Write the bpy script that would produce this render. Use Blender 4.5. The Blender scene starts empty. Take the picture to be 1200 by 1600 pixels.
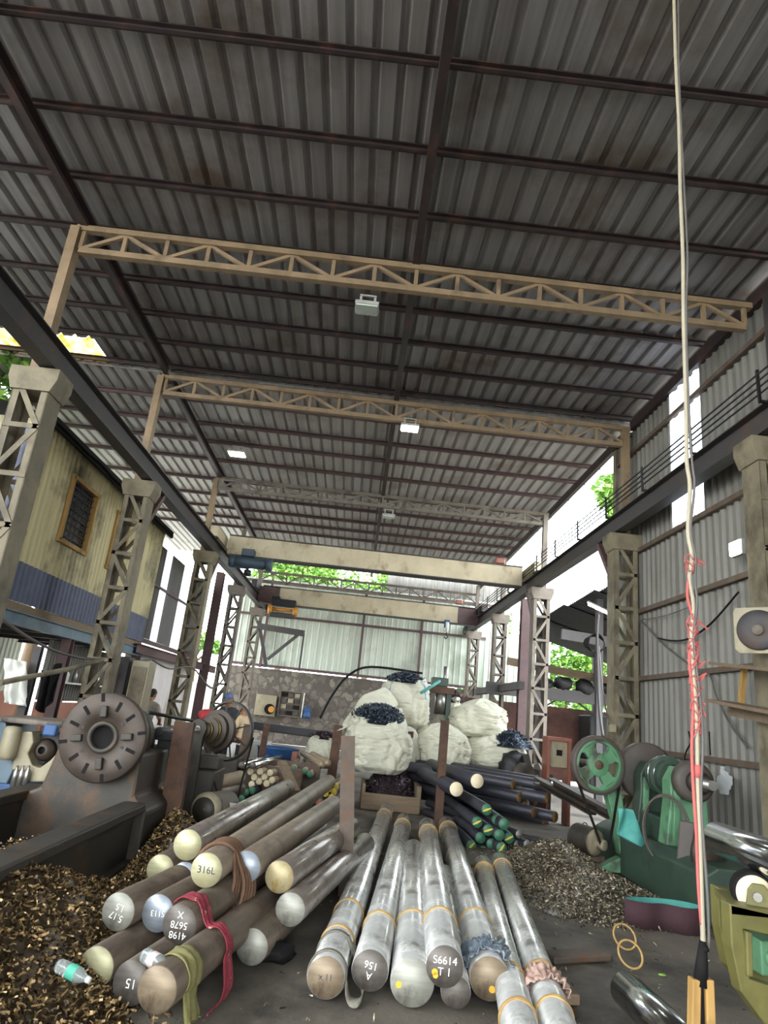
import bpy, bmesh, math, random
from mathutils import Vector, Matrix, noise
rnd = random.Random(7)
scene = bpy.context.scene
COL = scene.collection
pi = math.pi

# ---------------------------------------------------------------- camera, world, exposure
F, PITCH, ROLL, YAW, CAMZ = 1034.3, 0.29464, 0.10603, 0.01587, 1.55      # focal length in pixels of a 1200x1600 frame
_f = Vector((math.sin(YAW)*math.cos(PITCH), math.cos(YAW)*math.cos(PITCH), math.sin(PITCH)))
_r = Vector((math.cos(YAW), -math.sin(YAW), 0)); _u = _r.cross(_f)
CR = math.cos(ROLL)*_r + math.sin(ROLL)*_u
CU = -math.sin(ROLL)*_r + math.cos(ROLL)*_u
CW = _f
cam_d = bpy.data.cameras.new('camera'); cam = bpy.data.objects.new('camera', cam_d); COL.objects.link(cam)
cam_d.sensor_fit = 'VERTICAL'; cam_d.sensor_height = 36; cam_d.lens = 36*F/1600; cam_d.clip_end = 300; cam_d.clip_start = .05
cam.matrix_world = Matrix(((CR.x, CU.x, -CW.x, 0), (CR.y, CU.y, -CW.y, 0), (CR.z, CU.z, -CW.z, CAMZ), (0, 0, 0, 1)))
scene.camera = cam

WORLD_STRENGTH = 5.0
EXPOSURE = 1.2
world = bpy.data.worlds.new('overcast_sky'); scene.world = world; world.use_nodes = True
nt = world.node_tree; nt.nodes.clear()
wo = nt.nodes.new('ShaderNodeOutputWorld'); wb = nt.nodes.new('ShaderNodeBackground')
tc = nt.nodes.new('ShaderNodeTexCoord'); sx = nt.nodes.new('ShaderNodeSeparateXYZ'); wr = nt.nodes.new('ShaderNodeValToRGB')
nt.links.new(tc.outputs['Generated'], sx.inputs[0]); nt.links.new(sx.outputs['Z'], wr.inputs[0])
wr.color_ramp.elements[0].position = 0.0; wr.color_ramp.elements[0].color = (.92, .95, .96, 1)
wr.color_ramp.elements[1].position = .7; wr.color_ramp.elements[1].color = (.86, .93, 1, 1)
nt.links.new(wr.outputs[0], wb.inputs[0]); wb.inputs[1].default_value = WORLD_STRENGTH
nt.links.new(wb.outputs[0], wo.inputs[0])
vs = scene.view_settings
scene.display_settings.display_device = 'sRGB'
vs.view_transform = 'Standard'; vs.look = 'None'; vs.gamma = 1; vs.use_curve_mapping = False; vs.exposure = EXPOSURE

# ---------------------------------------------------------------- measuring helpers
def pt(px, py, x=None, y=None, z=None):
    """the place at a known x, y or z that the photograph shows at a pixel"""
    d = (px-600)/F*CR - (py-800)/F*CU + CW
    if x is not None: t = x/d.x
    elif y is not None: t = y/d.y
    else: t = (z-CAMZ)/d.z
    return Vector((0, 0, CAMZ)) + t*d
def pw(px, py, w):
    return Vector((0, 0, CAMZ)) + ((px-600)/F*CR - (py-800)/F*CU + CW)*w
def depth(p): return (Vector(p)-Vector((0, 0, CAMZ))).dot(CW)
def lin(h):
    h = h.lstrip('#'); o = []
    for i in (0, 2, 4):
        v = int(h[i:i+2], 16)/255
        o.append(v/12.92 if v <= .04045 else ((v+.055)/1.055)**2.4)
    return (*o, 1)

# ---------------------------------------------------------------- materials
MATS = {}
def mat(name, c1, c2=None, rough=.6, metal=0., ns=4., stretch=(1, 1, 1), bump=0., bs=30., bstretch=None, c3=None, s3=1.2, t3=(.52, .66),
        rv=.12, island=False, spec=.5, band=None, trans=0., emit=None, es=0., detail=6., coat=0., lo=.35, hi=.65):
    m = bpy.data.materials.new(name); m.use_nodes = True; MATS[name] = m
    n = m.node_tree.nodes; l = m.node_tree.links; b = n['Principled BSDF']
    c1 = lin(c1) if isinstance(c1, str) else c1
    c2 = c1 if c2 is None else (lin(c2) if isinstance(c2, str) else c2)
    tcn = n.new('ShaderNodeTexCoord')
    def mapped(st):
        mp = n.new('ShaderNodeMapping'); mp.inputs['Scale'].default_value = st
        l.new(tcn.outputs['Object'], mp.inputs[0]); return mp.outputs[0]
    def nz(st, sc, det=detail):
        t = n.new('ShaderNodeTexNoise'); t.inputs['Scale'].default_value = sc; t.inputs['Detail'].default_value = det
        t.inputs['Roughness'].default_value = .62
        l.new(mapped(st), t.inputs['Vector']); return t.outputs['Fac']
    def ramp(fac, a, bb, ca, cb):
        r = n.new('ShaderNodeValToRGB'); e = r.color_ramp.elements
        e[0].position = a; e[0].color = ca; e[1].position = bb; e[1].color = cb; l.new(fac, r.inputs[0]); return r.outputs[0]
    def mix(fac, a, bb):
        x = n.new('ShaderNodeMix'); x.data_type = 'RGBA'; l.new(fac, x.inputs[0]); l.new(a, x.inputs[6]); l.new(bb, x.inputs[7]); return x.outputs[2]
    if island:
        g = n.new('ShaderNodeNewGeometry'); col = ramp(g.outputs['Random Per Island'], lo, hi, c1, c2); base = g.outputs['Random Per Island']
    else:
        base = nz(stretch, ns); col = ramp(base, lo, hi, c1, c2)
    if c3:
        c3 = lin(c3) if isinstance(c3, str) else c3
        f3 = ramp(nz((1.3, 1.1, .9), s3, 8), t3[0], t3[1], (0, 0, 0, 1), (1, 1, 1, 1))
        rg = n.new('ShaderNodeRGB'); rg.outputs[0].default_value = c3
        col = mix(f3, col, rg.outputs[0])
    l.new(col, b.inputs['Base Color'])
    mr = n.new('ShaderNodeMapRange'); mr.inputs['To Min'].default_value = max(.03, rough-rv); mr.inputs['To Max'].default_value = min(1, rough+rv)
    l.new(base, mr.inputs[0]); l.new(mr.outputs[0], b.inputs['Roughness'])
    b.inputs['Metallic'].default_value = metal; b.inputs['Specular IOR Level'].default_value = spec
    if coat: b.inputs['Coat Weight'].default_value = coat; b.inputs['Coat Roughness'].default_value = .18
    if trans: b.inputs['Transmission Weight'].default_value = trans
    if emit: b.inputs['Emission Color'].default_value = lin(emit); b.inputs['Emission Strength'].default_value = es
    if bump:
        bp = n.new('ShaderNodeBump'); bp.inputs['Strength'].default_value = bump; bp.inputs['Distance'].default_value = .02
        l.new(nz(bstretch or stretch, bs, 5), bp.inputs['Height']); l.new(bp.outputs[0], b.inputs['Normal'])
    return m
def translucent(name, c1, c2, ns=6, stretch=(1, 1, 1), mixf=.8):
    m = bpy.data.materials.new(name); m.use_nodes = True; MATS[name] = m
    n = m.node_tree.nodes; l = m.node_tree.links; n.remove(n['Principled BSDF'])
    t = n.new('ShaderNodeBsdfTranslucent'); d = n.new('ShaderNodeBsdfDiffuse'); x = n.new('ShaderNodeMixShader'); x.inputs[0].default_value = mixf
    tcn = n.new('ShaderNodeTexCoord'); mp = n.new('ShaderNodeMapping'); mp.inputs['Scale'].default_value = stretch
    tx = n.new('ShaderNodeTexNoise'); tx.inputs['Scale'].default_value = ns; tx.inputs['Detail'].default_value = 8
    r = n.new('ShaderNodeValToRGB'); e = r.color_ramp.elements; e[0].position = .4; e[0].color = lin(c1); e[1].position = .62; e[1].color = lin(c2)
    l.new(tcn.outputs['Object'], mp.inputs[0]); l.new(mp.outputs[0], tx.inputs['Vector']); l.new(tx.outputs['Fac'], r.inputs[0])
    l.new(r.outputs[0], t.inputs[0]); l.new(r.outputs[0], d.inputs[0]); l.new(d.outputs[0], x.inputs[1]); l.new(t.outputs[0], x.inputs[2])
    l.new(x.outputs[0], n['Material Output'].inputs[0]); return m
def brickmat(name, c1, c2, mortar, scale, stain):
    m = mat(name, c1, c2, rough=.9, bump=.4, bs=25)
    n = m.node_tree.nodes; l = m.node_tree.links; b = n['Principled BSDF']
    t = n.new('ShaderNodeTexBrick'); t.inputs['Scale'].default_value = scale
    t.inputs['Color1'].default_value = lin(c1); t.inputs['Color2'].default_value = lin(c2); t.inputs['Mortar'].default_value = lin(mortar)
    t.inputs['Mortar Size'].default_value = .02; t.inputs['Brick Width'].default_value = .5; t.inputs['Row Height'].default_value = .25
    tcn = n.new('ShaderNodeTexCoord'); s = n.new('ShaderNodeSeparateXYZ'); cb = n.new('ShaderNodeCombineXYZ')
    l.new(tcn.outputs['Object'], s.inputs[0]); l.new(s.outputs[0], cb.inputs[0]); l.new(s.outputs[2], cb.inputs[1])
    l.new(cb.outputs[0], t.inputs['Vector'])
    nn = n.new('ShaderNodeTexNoise'); nn.inputs['Scale'].default_value = 1.1; nn.inputs['Detail'].default_value = 8
    l.new(tcn.outputs['Object'], nn.inputs['Vector'])
    r = n.new('ShaderNodeValToRGB'); r.color_ramp.elements[0].position = .45; r.color_ramp.elements[1].position = .65
    l.new(nn.outputs['Fac'], r.inputs[0])
    x = n.new('ShaderNodeMix'); x.data_type = 'RGBA'; x.inputs[7].default_value = lin(stain)
    l.new(r.outputs[0], x.inputs[0]); l.new(t.outputs['Color'], x.inputs[6]); l.new(x.outputs[2], b.inputs['Base Color'])
    return m
def stonemat(name):
    m = mat(name, '#5d564d', '#7c756a', rough=.95, bump=.5, bs=9)
    n = m.node_tree.nodes; l = m.node_tree.links; b = n['Principled BSDF']
    v = n.new('ShaderNodeTexVoronoi'); v.inputs['Scale'].default_value = 4.6; v.feature = 'DISTANCE_TO_EDGE'
    tcn = n.new('ShaderNodeTexCoord')
    nn = n.new('ShaderNodeTexNoise'); nn.inputs['Scale'].default_value = 5; nn.inputs['Detail'].default_value = 4
    add = n.new('ShaderNodeMix'); add.data_type = 'RGBA'; add.inputs[0].default_value = .3
    l.new(tcn.outputs['Object'], nn.inputs['Vector']); l.new(tcn.outputs['Object'], add.inputs[6]); l.new(nn.outputs['Color'], add.inputs[7])
    l.new(add.outputs[2], v.inputs['Vector'])
    r = n.new('ShaderNodeValToRGB'); r.color_ramp.elements[0].position = .02; r.color_ramp.elements[1].position = .2
    l.new(v.outputs['Distance'], r.inputs[0])
    v2 = n.new('ShaderNodeTexVoronoi'); v2.inputs['Scale'].default_value = 4.6; l.new(add.outputs[2], v2.inputs['Vector'])
    r2 = n.new('ShaderNodeValToRGB'); r2.color_ramp.elements[0].color = lin('#564f48'); r2.color_ramp.elements[1].color = lin('#857c70')
    s = n.new('ShaderNodeSeparateXYZ'); l.new(v2.outputs['Color'], s.inputs[0]); l.new(s.outputs[0], r2.inputs[0])
    x = n.new('ShaderNodeMix'); x.data_type = 'RGBA'; x.inputs[6].default_value = lin('#55504a')
    l.new(r.outputs[0], x.inputs[0]); l.new(r2.outputs[0], x.inputs[7]); l.new(x.outputs[2], b.inputs['Base Color'])
    return m
def stripes_mat(name, wood, ns): pass

# ---------------------------------------------------------------- geometry helpers
Z = Vector((0, 0, 1))
def frame(axis, up=Z):
    a = Vector(axis).normalized(); up = Vector(up)
    if abs(a.dot(up.normalized())) > .98: up = Vector((0, 1, 0)) if abs(a.y) < .9 else Vector((1, 0, 0))
    s = a.cross(up).normalized(); u = s.cross(a).normalized()
    return a, s, u
class MB:
    def __init__(self): self.bm = bmesh.new()
    def _face(self, vs):
        try: return self.bm.faces.new(vs)
        except ValueError: return None
    def hexa(self, c8):
        v = [self.bm.verts.new(p) for p in c8]
        for q in ((0, 3, 2, 1), (4, 5, 6, 7), (0, 1, 5, 4), (1, 2, 6, 5), (2, 3, 7, 6), (3, 0, 4, 7)): self._face([v[i] for i in q])
        return self
    def box(self, c, s, rz=0., rot=None):
        c = Vector(c); m = rot or Matrix.Rotation(rz, 3, 'Z'); h = [x/2 for x in s]
        return self.hexa([c + m @ Vector((sx*h[0], sy*h[1], sz*h[2])) for sz in (-1, 1) for sx, sy in ((-1, -1), (1, -1), (1, 1), (-1, 1))])
    def bar(self, p0, p1, w, h, up=Z, w1=None, h1=None):
        p0, p1 = Vector(p0), Vector(p1); a, s, u = frame(p1-p0, up); w1 = w if w1 is None else w1; h1 = h if h1 is None else h1
        return self.hexa([p + s*(sx*ww/2) + u*(sy*hh/2) for p, ww, hh in ((p0, w, h), (p1, w1, h1)) for sx, sy in ((-1, -1), (1, -1), (1, 1), (-1, 1))])
    def ibeam(self, p0, p1, w, h, t=.015, up=Z):
        p0, p1 = Vector(p0), Vector(p1); a, s, u = frame(p1-p0, up)
        self.bar(p0, p1, t, h-2*t, up); self.bar(p0+u*(h/2-t/2), p1+u*(h/2-t/2), w, t, up); self.bar(p0-u*(h/2-t/2), p1-u*(h/2-t/2), w, t, up); return self
    def channel(self, p0, p1, w, h, t=.012, up=Z):
        # web on one side (thickness t across s), flanges of width w
        p0, p1 = Vector(p0), Vector(p1); a, s, u = frame(p1-p0, up)
        self.bar(p0, p1, t, h, up)
        for k in (-1, 1): self.bar(p0+u*k*(h/2-t/2)+s*w/2, p1+u*k*(h/2-t/2)+s*w/2, w, t, up)
        return self
    def angle(self, p0, p1, w, t=.008, up=Z):
        p0, p1 = Vector(p0), Vector(p1); a, s, u = frame(p1-p0, up)
        self.bar(p0-s*w/2, p1-s*w/2, t, w, up); self.bar(p0-u*w/2, p1-u*w/2, w, t, up); return self
    def tube(self, pts, r, n=8, caps=True, closed=False, radii=None):
        pts = [Vector(p) for p in pts]; rings = []; prev = None; N = len(pts)
        for i, p in enumerate(pts):
            if closed: d = pts[(i+1) % N]-pts[i-1]
            else: d = pts[min(i+1, N-1)]-pts[max(i-1, 0)]
            if d.length < 1e-9: d = Vector((0, 0, 1))
            d.normalize()
            if prev is None: a, s, u = frame(d)
            else:
                s = prev - d*prev.dot(d)
                if s.length < 1e-6: a, s, u = frame(d)
                s.normalize(); u = s.cross(d)
            prev = s; rr = radii[i] if radii else r
            rings.append([self.bm.verts.new(p + s*(rr*math.cos(2*pi*k/n)) + u*(rr*math.sin(2*pi*k/n))) for k in range(n)])
        for i in range(N if closed else N-1):
            A, B = rings[i], rings[(i+1) % N]
            for k in range(n):
                f = self._face([A[k], A[(k+1) % n], B[(k+1) % n], B[k]])
                if f: f.smooth = n > 5
        if caps and not closed: self._face(rings[0][::-1]); self._face(rings[-1])
        return self
    def cyl(self, p0, p1, r0, r1=None, n=24, caps=True):
        p0, p1 = Vector(p0), Vector(p1); a, s, u = frame(p1-p0); r1 = r0 if r1 is None else r1
        A = [[self.bm.verts.new(p + s*(r*math.cos(2*pi*k/n)) + u*(r*math.sin(2*pi*k/n))) for k in range(n)] for p, r in ((p0, r0), (p1, r1))]
        for k in range(n):
            f = self._face([A[0][k], A[0][(k+1) % n], A[1][(k+1) % n], A[1][k]]); f.smooth = True
        if caps: self._face(A[0][::-1]); self._face(A[1])
        return self
    def rev(self, prof, p, axis, n=32, smooth=True, a0=0, a1=2*pi):
        """profile [(radius, height along axis)] turned round an axis; open ends are capped when radius is 0"""
        p = Vector(p); a, s, u = frame(axis); full = abs(a1-a0-2*pi) < 1e-6; K = n if full else n+1; rings = []
        for r, h in prof:
            if r < 1e-6: rings.append([self.bm.verts.new(p+a*h)]*K)
            else: rings.append([self.bm.verts.new(p+a*h+s*(r*math.cos(a0+(a1-a0)*k/n))+u*(r*math.sin(a0+(a1-a0)*k/n))) for k in range(K)])
        for A, B in zip(rings, rings[1:]):
            for k in range(n):
                k2 = (k+1) % K; q = [A[k], A[k2], B[k2], B[k]]; q2 = []
                for v in q:
                    if v not in q2: q2.append(v)
                if len(q2) > 2:
                    f = self._face(q2)
                    if f: f.smooth = smooth
        return self
    def prism(self, poly, o, u, v, d):
        o, u, v, d = Vector(o), Vector(u), Vector(v), Vector(d)
        A = [self.bm.verts.new(o+u*a+v*b) for a, b in poly]; B = [self.bm.verts.new(o+u*a+v*b+d) for a, b in poly]; n = len(poly)
        self._face(A[::-1]); self._face(B)
        for k in range(n): self._face([A[k], A[(k+1) % n], B[(k+1) % n], B[k]])
        return self
    def grid(self, fn, nu, nv, smooth=True, closeu=False):
        Vv = [[self.bm.verts.new(fn(i/nu, j/nv)) for j in range(nv+1)] for i in range(nu if closeu else nu+1)]
        for i in range(nu):
            for j in range(nv):
                i2 = (i+1) % len(Vv) if closeu else i+1
                f = self._face([Vv[i][j], Vv[i2][j], Vv[i2][j+1], Vv[i][j+1]])
                if f: f.smooth = smooth
        return self
    def ball(self, c, r, sub=2, disp=0, ds=3., seed=0, smooth=True):
        r = r if isinstance(r, (tuple, list, Vector)) else (r, r, r)
        g = bmesh.ops.create_icosphere(self.bm, subdivisions=sub, radius=1)
        for v in g['verts']:
            k = 1+disp*noise.noise(v.co*ds+Vector((seed*3.1, seed, 7.7)))
            v.co = Vector(c)+Vector((v.co.x*r[0]*k, v.co.y*r[1]*k, v.co.z*r[2]*k))
            for f in v.link_faces: f.smooth = smooth
        return self
    def corr(self, o, along, across, nrm, pitch=.25, hgt=.05, flat=.6, sub=1):
        """a corrugated sheet from corner o: 'along' = run of the ribs, 'across' = width"""
        o, along, across, nrm = Vector(o), Vector(along), Vector(across), Vector(nrm).normalized()
        W = across.length; d = across.normalized(); s = [0.]; hh = [0.]; k = 0
        r = (1-flat)/3*pitch
        while True:
            b = k*pitch
            for q, hv in ((b+flat*pitch, 0.), (b+flat*pitch+r, hgt), (b+flat*pitch+2*r, hgt), (b+pitch, 0.)):
                if q >= W: break
                s.append(q); hh.append(hv)
            k += 1
            if k*pitch >= W: break
        s.append(W); hh.append(hh[-1])
        rows = [[self.bm.verts.new(o+along*(j/sub)+d*a+nrm*b) for a, b in zip(s, hh)] for j in range(sub+1)]
        for A, B in zip(rows, rows[1:]):
            for i in range(len(s)-1): self._face([A[i], A[i+1], B[i+1], B[i]])
        return self
    def build(self, name, m=None, parent=None, origin=None, bevel=0., local=False, kind=None, label=None, recalc=True):
        bm = self.bm
        if recalc: bmesh.ops.recalc_face_normals(bm, faces=bm.faces)
        me = bpy.data.meshes.new(name)
        if parent is None:
            if origin is None and not local:
                xs = [v.co for v in bm.verts]
                lo = Vector([min(c[i] for c in xs) for i in range(3)]); hi = Vector([max(c[i] for c in xs) for i in range(3)])
                origin = Vector(((lo.x+hi.x)/2, (lo.y+hi.y)/2, lo.z))
            off = Vector((0, 0, 0)) if local else Vector(origin)
        else: off = Vector((0, 0, 0)) if local else wloc(parent)
        for v in bm.verts: v.co -= off
        bm.to_mesh(me); bm.free()
        o = bpy.data.objects.new(name, me); COL.objects.link(o)
        if parent is None: o.location = off
        else: o.parent = parent
        if m: me.materials.append(MATS[m] if isinstance(m, str) else m)
        if bevel:
            bv = o.modifiers.new('bevel', 'BEVEL'); bv.width = bevel; bv.segments = 2; bv.limit_method = 'ANGLE'; bv.angle_limit = .7
        if kind: o['kind'] = kind
        if label: o['label'] = label
        return o
def wloc(o):
    v = Vector(o.location)
    while o.parent: o = o.parent; v += Vector(o.location)
    return v
def thing(name, loc, label, cat, group=None, rz=0.):
    o = bpy.data.objects.new(name, None); COL.objects.link(o); o.location = loc; o.rotation_euler = (0, 0, rz); o.empty_display_size = .1
    return tag(o, label, cat, group)
def tag(o, label, cat, group=None):
    o['label'] = label; o['category'] = cat
    if group: o['group'] = group
    return o
def struct(o): o['kind'] = 'structure'; return o
def bez(p0, p1, p2, p3, n=12):
    p0, p1, p2, p3 = map(Vector, (p0, p1, p2, p3))
    return [p0*(1-t)**3+p1*3*t*(1-t)**2+p2*3*t*t*(1-t)+p3*t**3 for t in (i/n for i in range(n+1))]
def catmull(pts, n=6):
    pts = [Vector(p) for p in pts]; P = [pts[0]]+pts+[pts[-1]]; out = []
    for i in range(1, len(P)-2):
        a, b, c, d = P[i-1:i+3]
        for k in range(n):
            t = k/n
            out.append(.5*((2*b)+(c-a)*t+(2*a-5*b+4*c-d)*t*t+(3*b-3*c+d-a)*t**3))
    out.append(pts[-1]); return out
def sag(p0, p1, s, n=14):
    p0, p1 = Vector(p0), Vector(p1)
    return [p0.lerp(p1, i/n)-Z*(s*4*(i/n)*(1-i/n)) for i in range(n+1)]
def copy_tree(o, parent=None):
    c = o.copy(); COL.objects.link(c)
    if parent: c.parent = parent
    for ch in list(o.children): copy_tree(ch, c)
    return c
def text_mesh(txt, size, ext=.0008):
    cu = bpy.data.curves.new('t', 'FONT'); cu.body = txt; cu.size = size; cu.extrude = ext; cu.align_x = 'CENTER'; cu.align_y = 'CENTER'
    cu.offset = -.002*size
    o = bpy.data.objects.new('t', cu); COL.objects.link(o)
    dg = bpy.context.evaluated_depsgraph_get(); me = bpy.data.meshes.new_from_object(o.evaluated_get(dg))
    bpy.data.objects.remove(o); return me
ORD = ['first', 'second', 'third', 'fourth', 'fifth', 'sixth', 'seventh', 'eighth', 'ninth', 'tenth', 'eleventh', 'twelfth', 'thirteenth', 'fourteenth', 'fifteenth', 'sixteenth', 'seventeenth', 'eighteenth', 'nineteenth', 'twentieth']

# ---------------------------------------------------------------- the palette
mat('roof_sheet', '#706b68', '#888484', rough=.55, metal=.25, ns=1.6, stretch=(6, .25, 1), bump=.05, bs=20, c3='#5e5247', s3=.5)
mat('roof_sheet_lit', '#96918e', '#aaa6a3', rough=.55, metal=.1, ns=1.6, stretch=(6, .25, 1), bump=.05, bs=20, c3='#7d756d', s3=.5)  # lightened roof sheet: the daylight reaching the far roof is put into its colour
mat('yard_concrete', '#98948a', '#a8a499', rough=.9, ns=.6)
mat('roof_steel', '#251c1d', '#332726', rough=.6, ns=5, c3='#4a3028', s3=2)
mat('beige_steel', '#74624a', '#8b755a', rough=.65, ns=3, c3='#5a4a38', s3=2.2, t3=(.55, .75))
mat('grey_steel', '#5f574d', '#736a5f', rough=.65, ns=3, c3='#4d4238', s3=2.2)
mat('dark_steel', '#2c2a2c', '#3a3636', rough=.55, ns=4, c3='#43342c', s3=2.5)
mat('dirty_column', '#6a6250', '#807760', rough=.7, ns=3, c3='#403729', s3=1.6, t3=(.46, .66))
mat('crane_cream', '#a89c82', '#b9ad92', rough=.6, ns=2, c3='#7d6d55', s3=2.4, t3=(.55, .75))
mat('purple_brown', '#4d3a3b', '#5d4746', rough=.65, ns=4)
mat('rust', '#453229', '#5b4231', rough=.85, ns=6, bump=.2, bs=40, c3='#3a2c24', s3=4)
mat('rust_grey', '#4a4038', '#5c5046', rough=.8, ns=6, bump=.2, bs=40, c3='#5d3f2a', s3=4)
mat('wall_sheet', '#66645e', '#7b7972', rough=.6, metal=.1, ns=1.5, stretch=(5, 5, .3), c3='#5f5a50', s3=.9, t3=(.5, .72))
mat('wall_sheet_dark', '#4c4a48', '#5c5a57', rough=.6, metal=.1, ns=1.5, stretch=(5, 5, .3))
mat('back_sheet', '#b3bcae', '#c9d0c2', rough=.5, ns=1.2, stretch=(4, 4, .3), c3='#9aa294', s3=.6)
mat('floor_dirt', '#5c564e', '#726b60', rough=.7, ns=1.7, bump=.3, bs=16, c3='#3f3b36', s3=.8, t3=(.46, .62), rv=.3, spec=.3)
stonemat('stone')
brickmat('brick', '#6f463d', '#633e36', '#5c4e46', 4.2, '#463530')
mat('cabin_cream', '#ada37c', '#c2b78e', rough=.65, ns=1.2, stretch=(7, 7, .35), c3='#5a533f', s3=.9, t3=(.49, .66))
mat('cabin_blue', '#474c60', '#555b70', rough=.6, ns=2, c3='#3f4458', s3=1.5)
mat('black_iron', '#151517', '#222124', rough=.5, ns=8, metal=.3)
mat('cast_iron', '#302d28', '#3e3932', rough=.55, metal=.3, ns=5, bump=.08, bs=40, c3='#4f3d2d', s3=3)
mat('iron_brown', '#382f28', '#473c33', rough=.55, metal=.3, ns=6, c3='#3a332c', s3=3)
mat('bright_steel', '#b8bcc0', '#d4d7da', rough=.16, metal=1, ns=3, rv=.06, stretch=(1, 1, 1))
mat('dull_steel', '#86847f', '#a09d97', rough=.35, metal=.8, ns=6)
mat('green_paint', '#4a7455', '#588562', rough=.5, ns=5, c3='#3c4234', s3=3, t3=(.5, .62))
mat('dark_green', '#28382e', '#324538', rough=.5, ns=4, c3='#23302a', s3=3)
mat('dark_brown_wheel', '#3c3530', '#4a423b', rough=.6, ns=6)
mat('yellow_green', '#57532a', '#6c6736', rough=.5, ns=4, c3='#57532c', s3=3, t3=(.5, .68))
mat('orange_paint', '#b57a2c', '#c28838', rough=.5)
mat('red_orange', '#7a4436', '#885343', rough=.5)
mat('blue_motor', '#2a3846', '#354655', rough=.5, ns=4)
mat('blue_paint', '#214570', '#2c5586', rough=.5, ns=3, c3='#1a3a62', s3=2)
mat('pale_blue', '#566873', '#677a86', rough=.5, ns=3, c3='#4a5f6c', s3=2)
mat('cream_cast', '#857d66', '#988f75', rough=.5, ns=4, c3='#7c7358', s3=3)
mat('black_rubber', '#141313', '#1e1c1c', rough=.75, spec=.12)
mat('white_cable', '#8f8775', '#a0977f', rough=.6)
mat('grey_cable', '#4a4744', '#5a5652', rough=.6)
mat('red_twine', '#9c4b48', '#ad5954', rough=.8)
mat('bag_white', '#b5b4a2', '#c9c7b4', rough=.8, ns=2.5, bump=.9, bs=7, bstretch=(1, 1, 2.2), c3='#8f8770', s3=1.4, t3=(.55, .75))
mat('strap_blue', '#7f9ac4', '#93abd0', rough=.7)
mat('wood_old', '#6a5a48', '#7d6b56', rough=.85, ns=3, stretch=(1, 8, 8), bump=.2, bs=12)
mat('wood_yellow', '#8a6a36', '#a8844a', rough=.7, ns=4, stretch=(4, 4, .5), c3='#6d5530', s3=4)
mat('leaf', '#4f7a2c', '#86b04a', rough=.6, island=True, lo=.1, hi=.9)
mat('bark', '#5a4a38', '#6d5a46', rough=.9, bump=.4)
mat('white_wall', '#b9b4b0', '#cbc7c2', rough=.9, ns=1.2, c3='#9a918c', s3=.8)
mat('pink_wall', '#9a6c5a', '#ad7b68', rough=.9, ns=2)
mat('tarp', '#565a6a', '#6c7080', rough=.7, ns=2, bump=.3, bs=5)
mat('glass_dark', '#14161a', '#1c1f24', rough=.25)
mat('white_paint', '#cfcfc8', '#dcdcd4', rough=.5)
mat('lamp_shell', '#8a8a86', '#9a9a94', rough=.5)
mat('lamp_unlit', '#a8b0a8', '#b8c0b8', rough=.3)
mat('lamp_lit', '#ffffff', '#ffffff', emit='#f2fff0', es=30)
mat('lamp_glow', '#ffffff', '#ffffff', emit='#f4ffee', es=60)
translucent('fibre_white', '#c4cbd6', '#e4e9f2', ns=9, stretch=(3, 3, 1))
translucent('fibre_yellow', '#8a6a2a', '#e2c27a', ns=2.5, stretch=(2, 1, 1))
translucent('plastic_clear', '#d8dcdc', '#ececec', ns=4, mixf=.6)

# ================================================================ THE SHED: floor, walls, roof
XL, XR = -4.05, 4.42                       # crane runway lines
COLY = [7.4, 11.4, 16.8, 21.7, 26.6]        # column rows
ZR = 7.5                                   # roof sheet
def fl(u, v):
    x, y = -8.6+15.2*u, -9+37*v
    return Vector((x, y, .012*noise.noise(Vector((x*.9, y*.9, 0)))-.008))
b = MB(); b.grid(fl, 140, 200); struct(b.build('floor', 'floor_dirt', origin=(0, 0, 0)))
b = MB(); b.box((0, 18, -.2), (160, 160, .1)); struct(b.build('floor', 'yard_concrete', origin=(0, 0, -.2)))

def zroof(y): return ZR if y < 11.65 else ZR-.06-.012*(y-11.6)
b = MB(); up = Vector((0, 0, 1))
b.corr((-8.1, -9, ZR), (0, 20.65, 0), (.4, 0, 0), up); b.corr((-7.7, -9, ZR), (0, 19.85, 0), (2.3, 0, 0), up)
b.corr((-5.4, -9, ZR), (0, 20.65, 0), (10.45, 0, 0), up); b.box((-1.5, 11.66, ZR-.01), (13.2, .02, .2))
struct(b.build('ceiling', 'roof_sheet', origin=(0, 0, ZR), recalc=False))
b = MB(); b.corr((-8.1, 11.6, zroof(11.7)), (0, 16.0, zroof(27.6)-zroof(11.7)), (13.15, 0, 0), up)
struct(b.build('ceiling', 'roof_sheet_lit', origin=(0, 11.6, ZR), recalc=False))
b = MB(); b.corr((-7.7, 10.85, ZR-.005), (0, .8, 0), (2.3, 0, 0), up)
struct(b.build('window_2', 'fibre_yellow', origin=(-6.5, 11, ZR), recalc=False))

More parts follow.
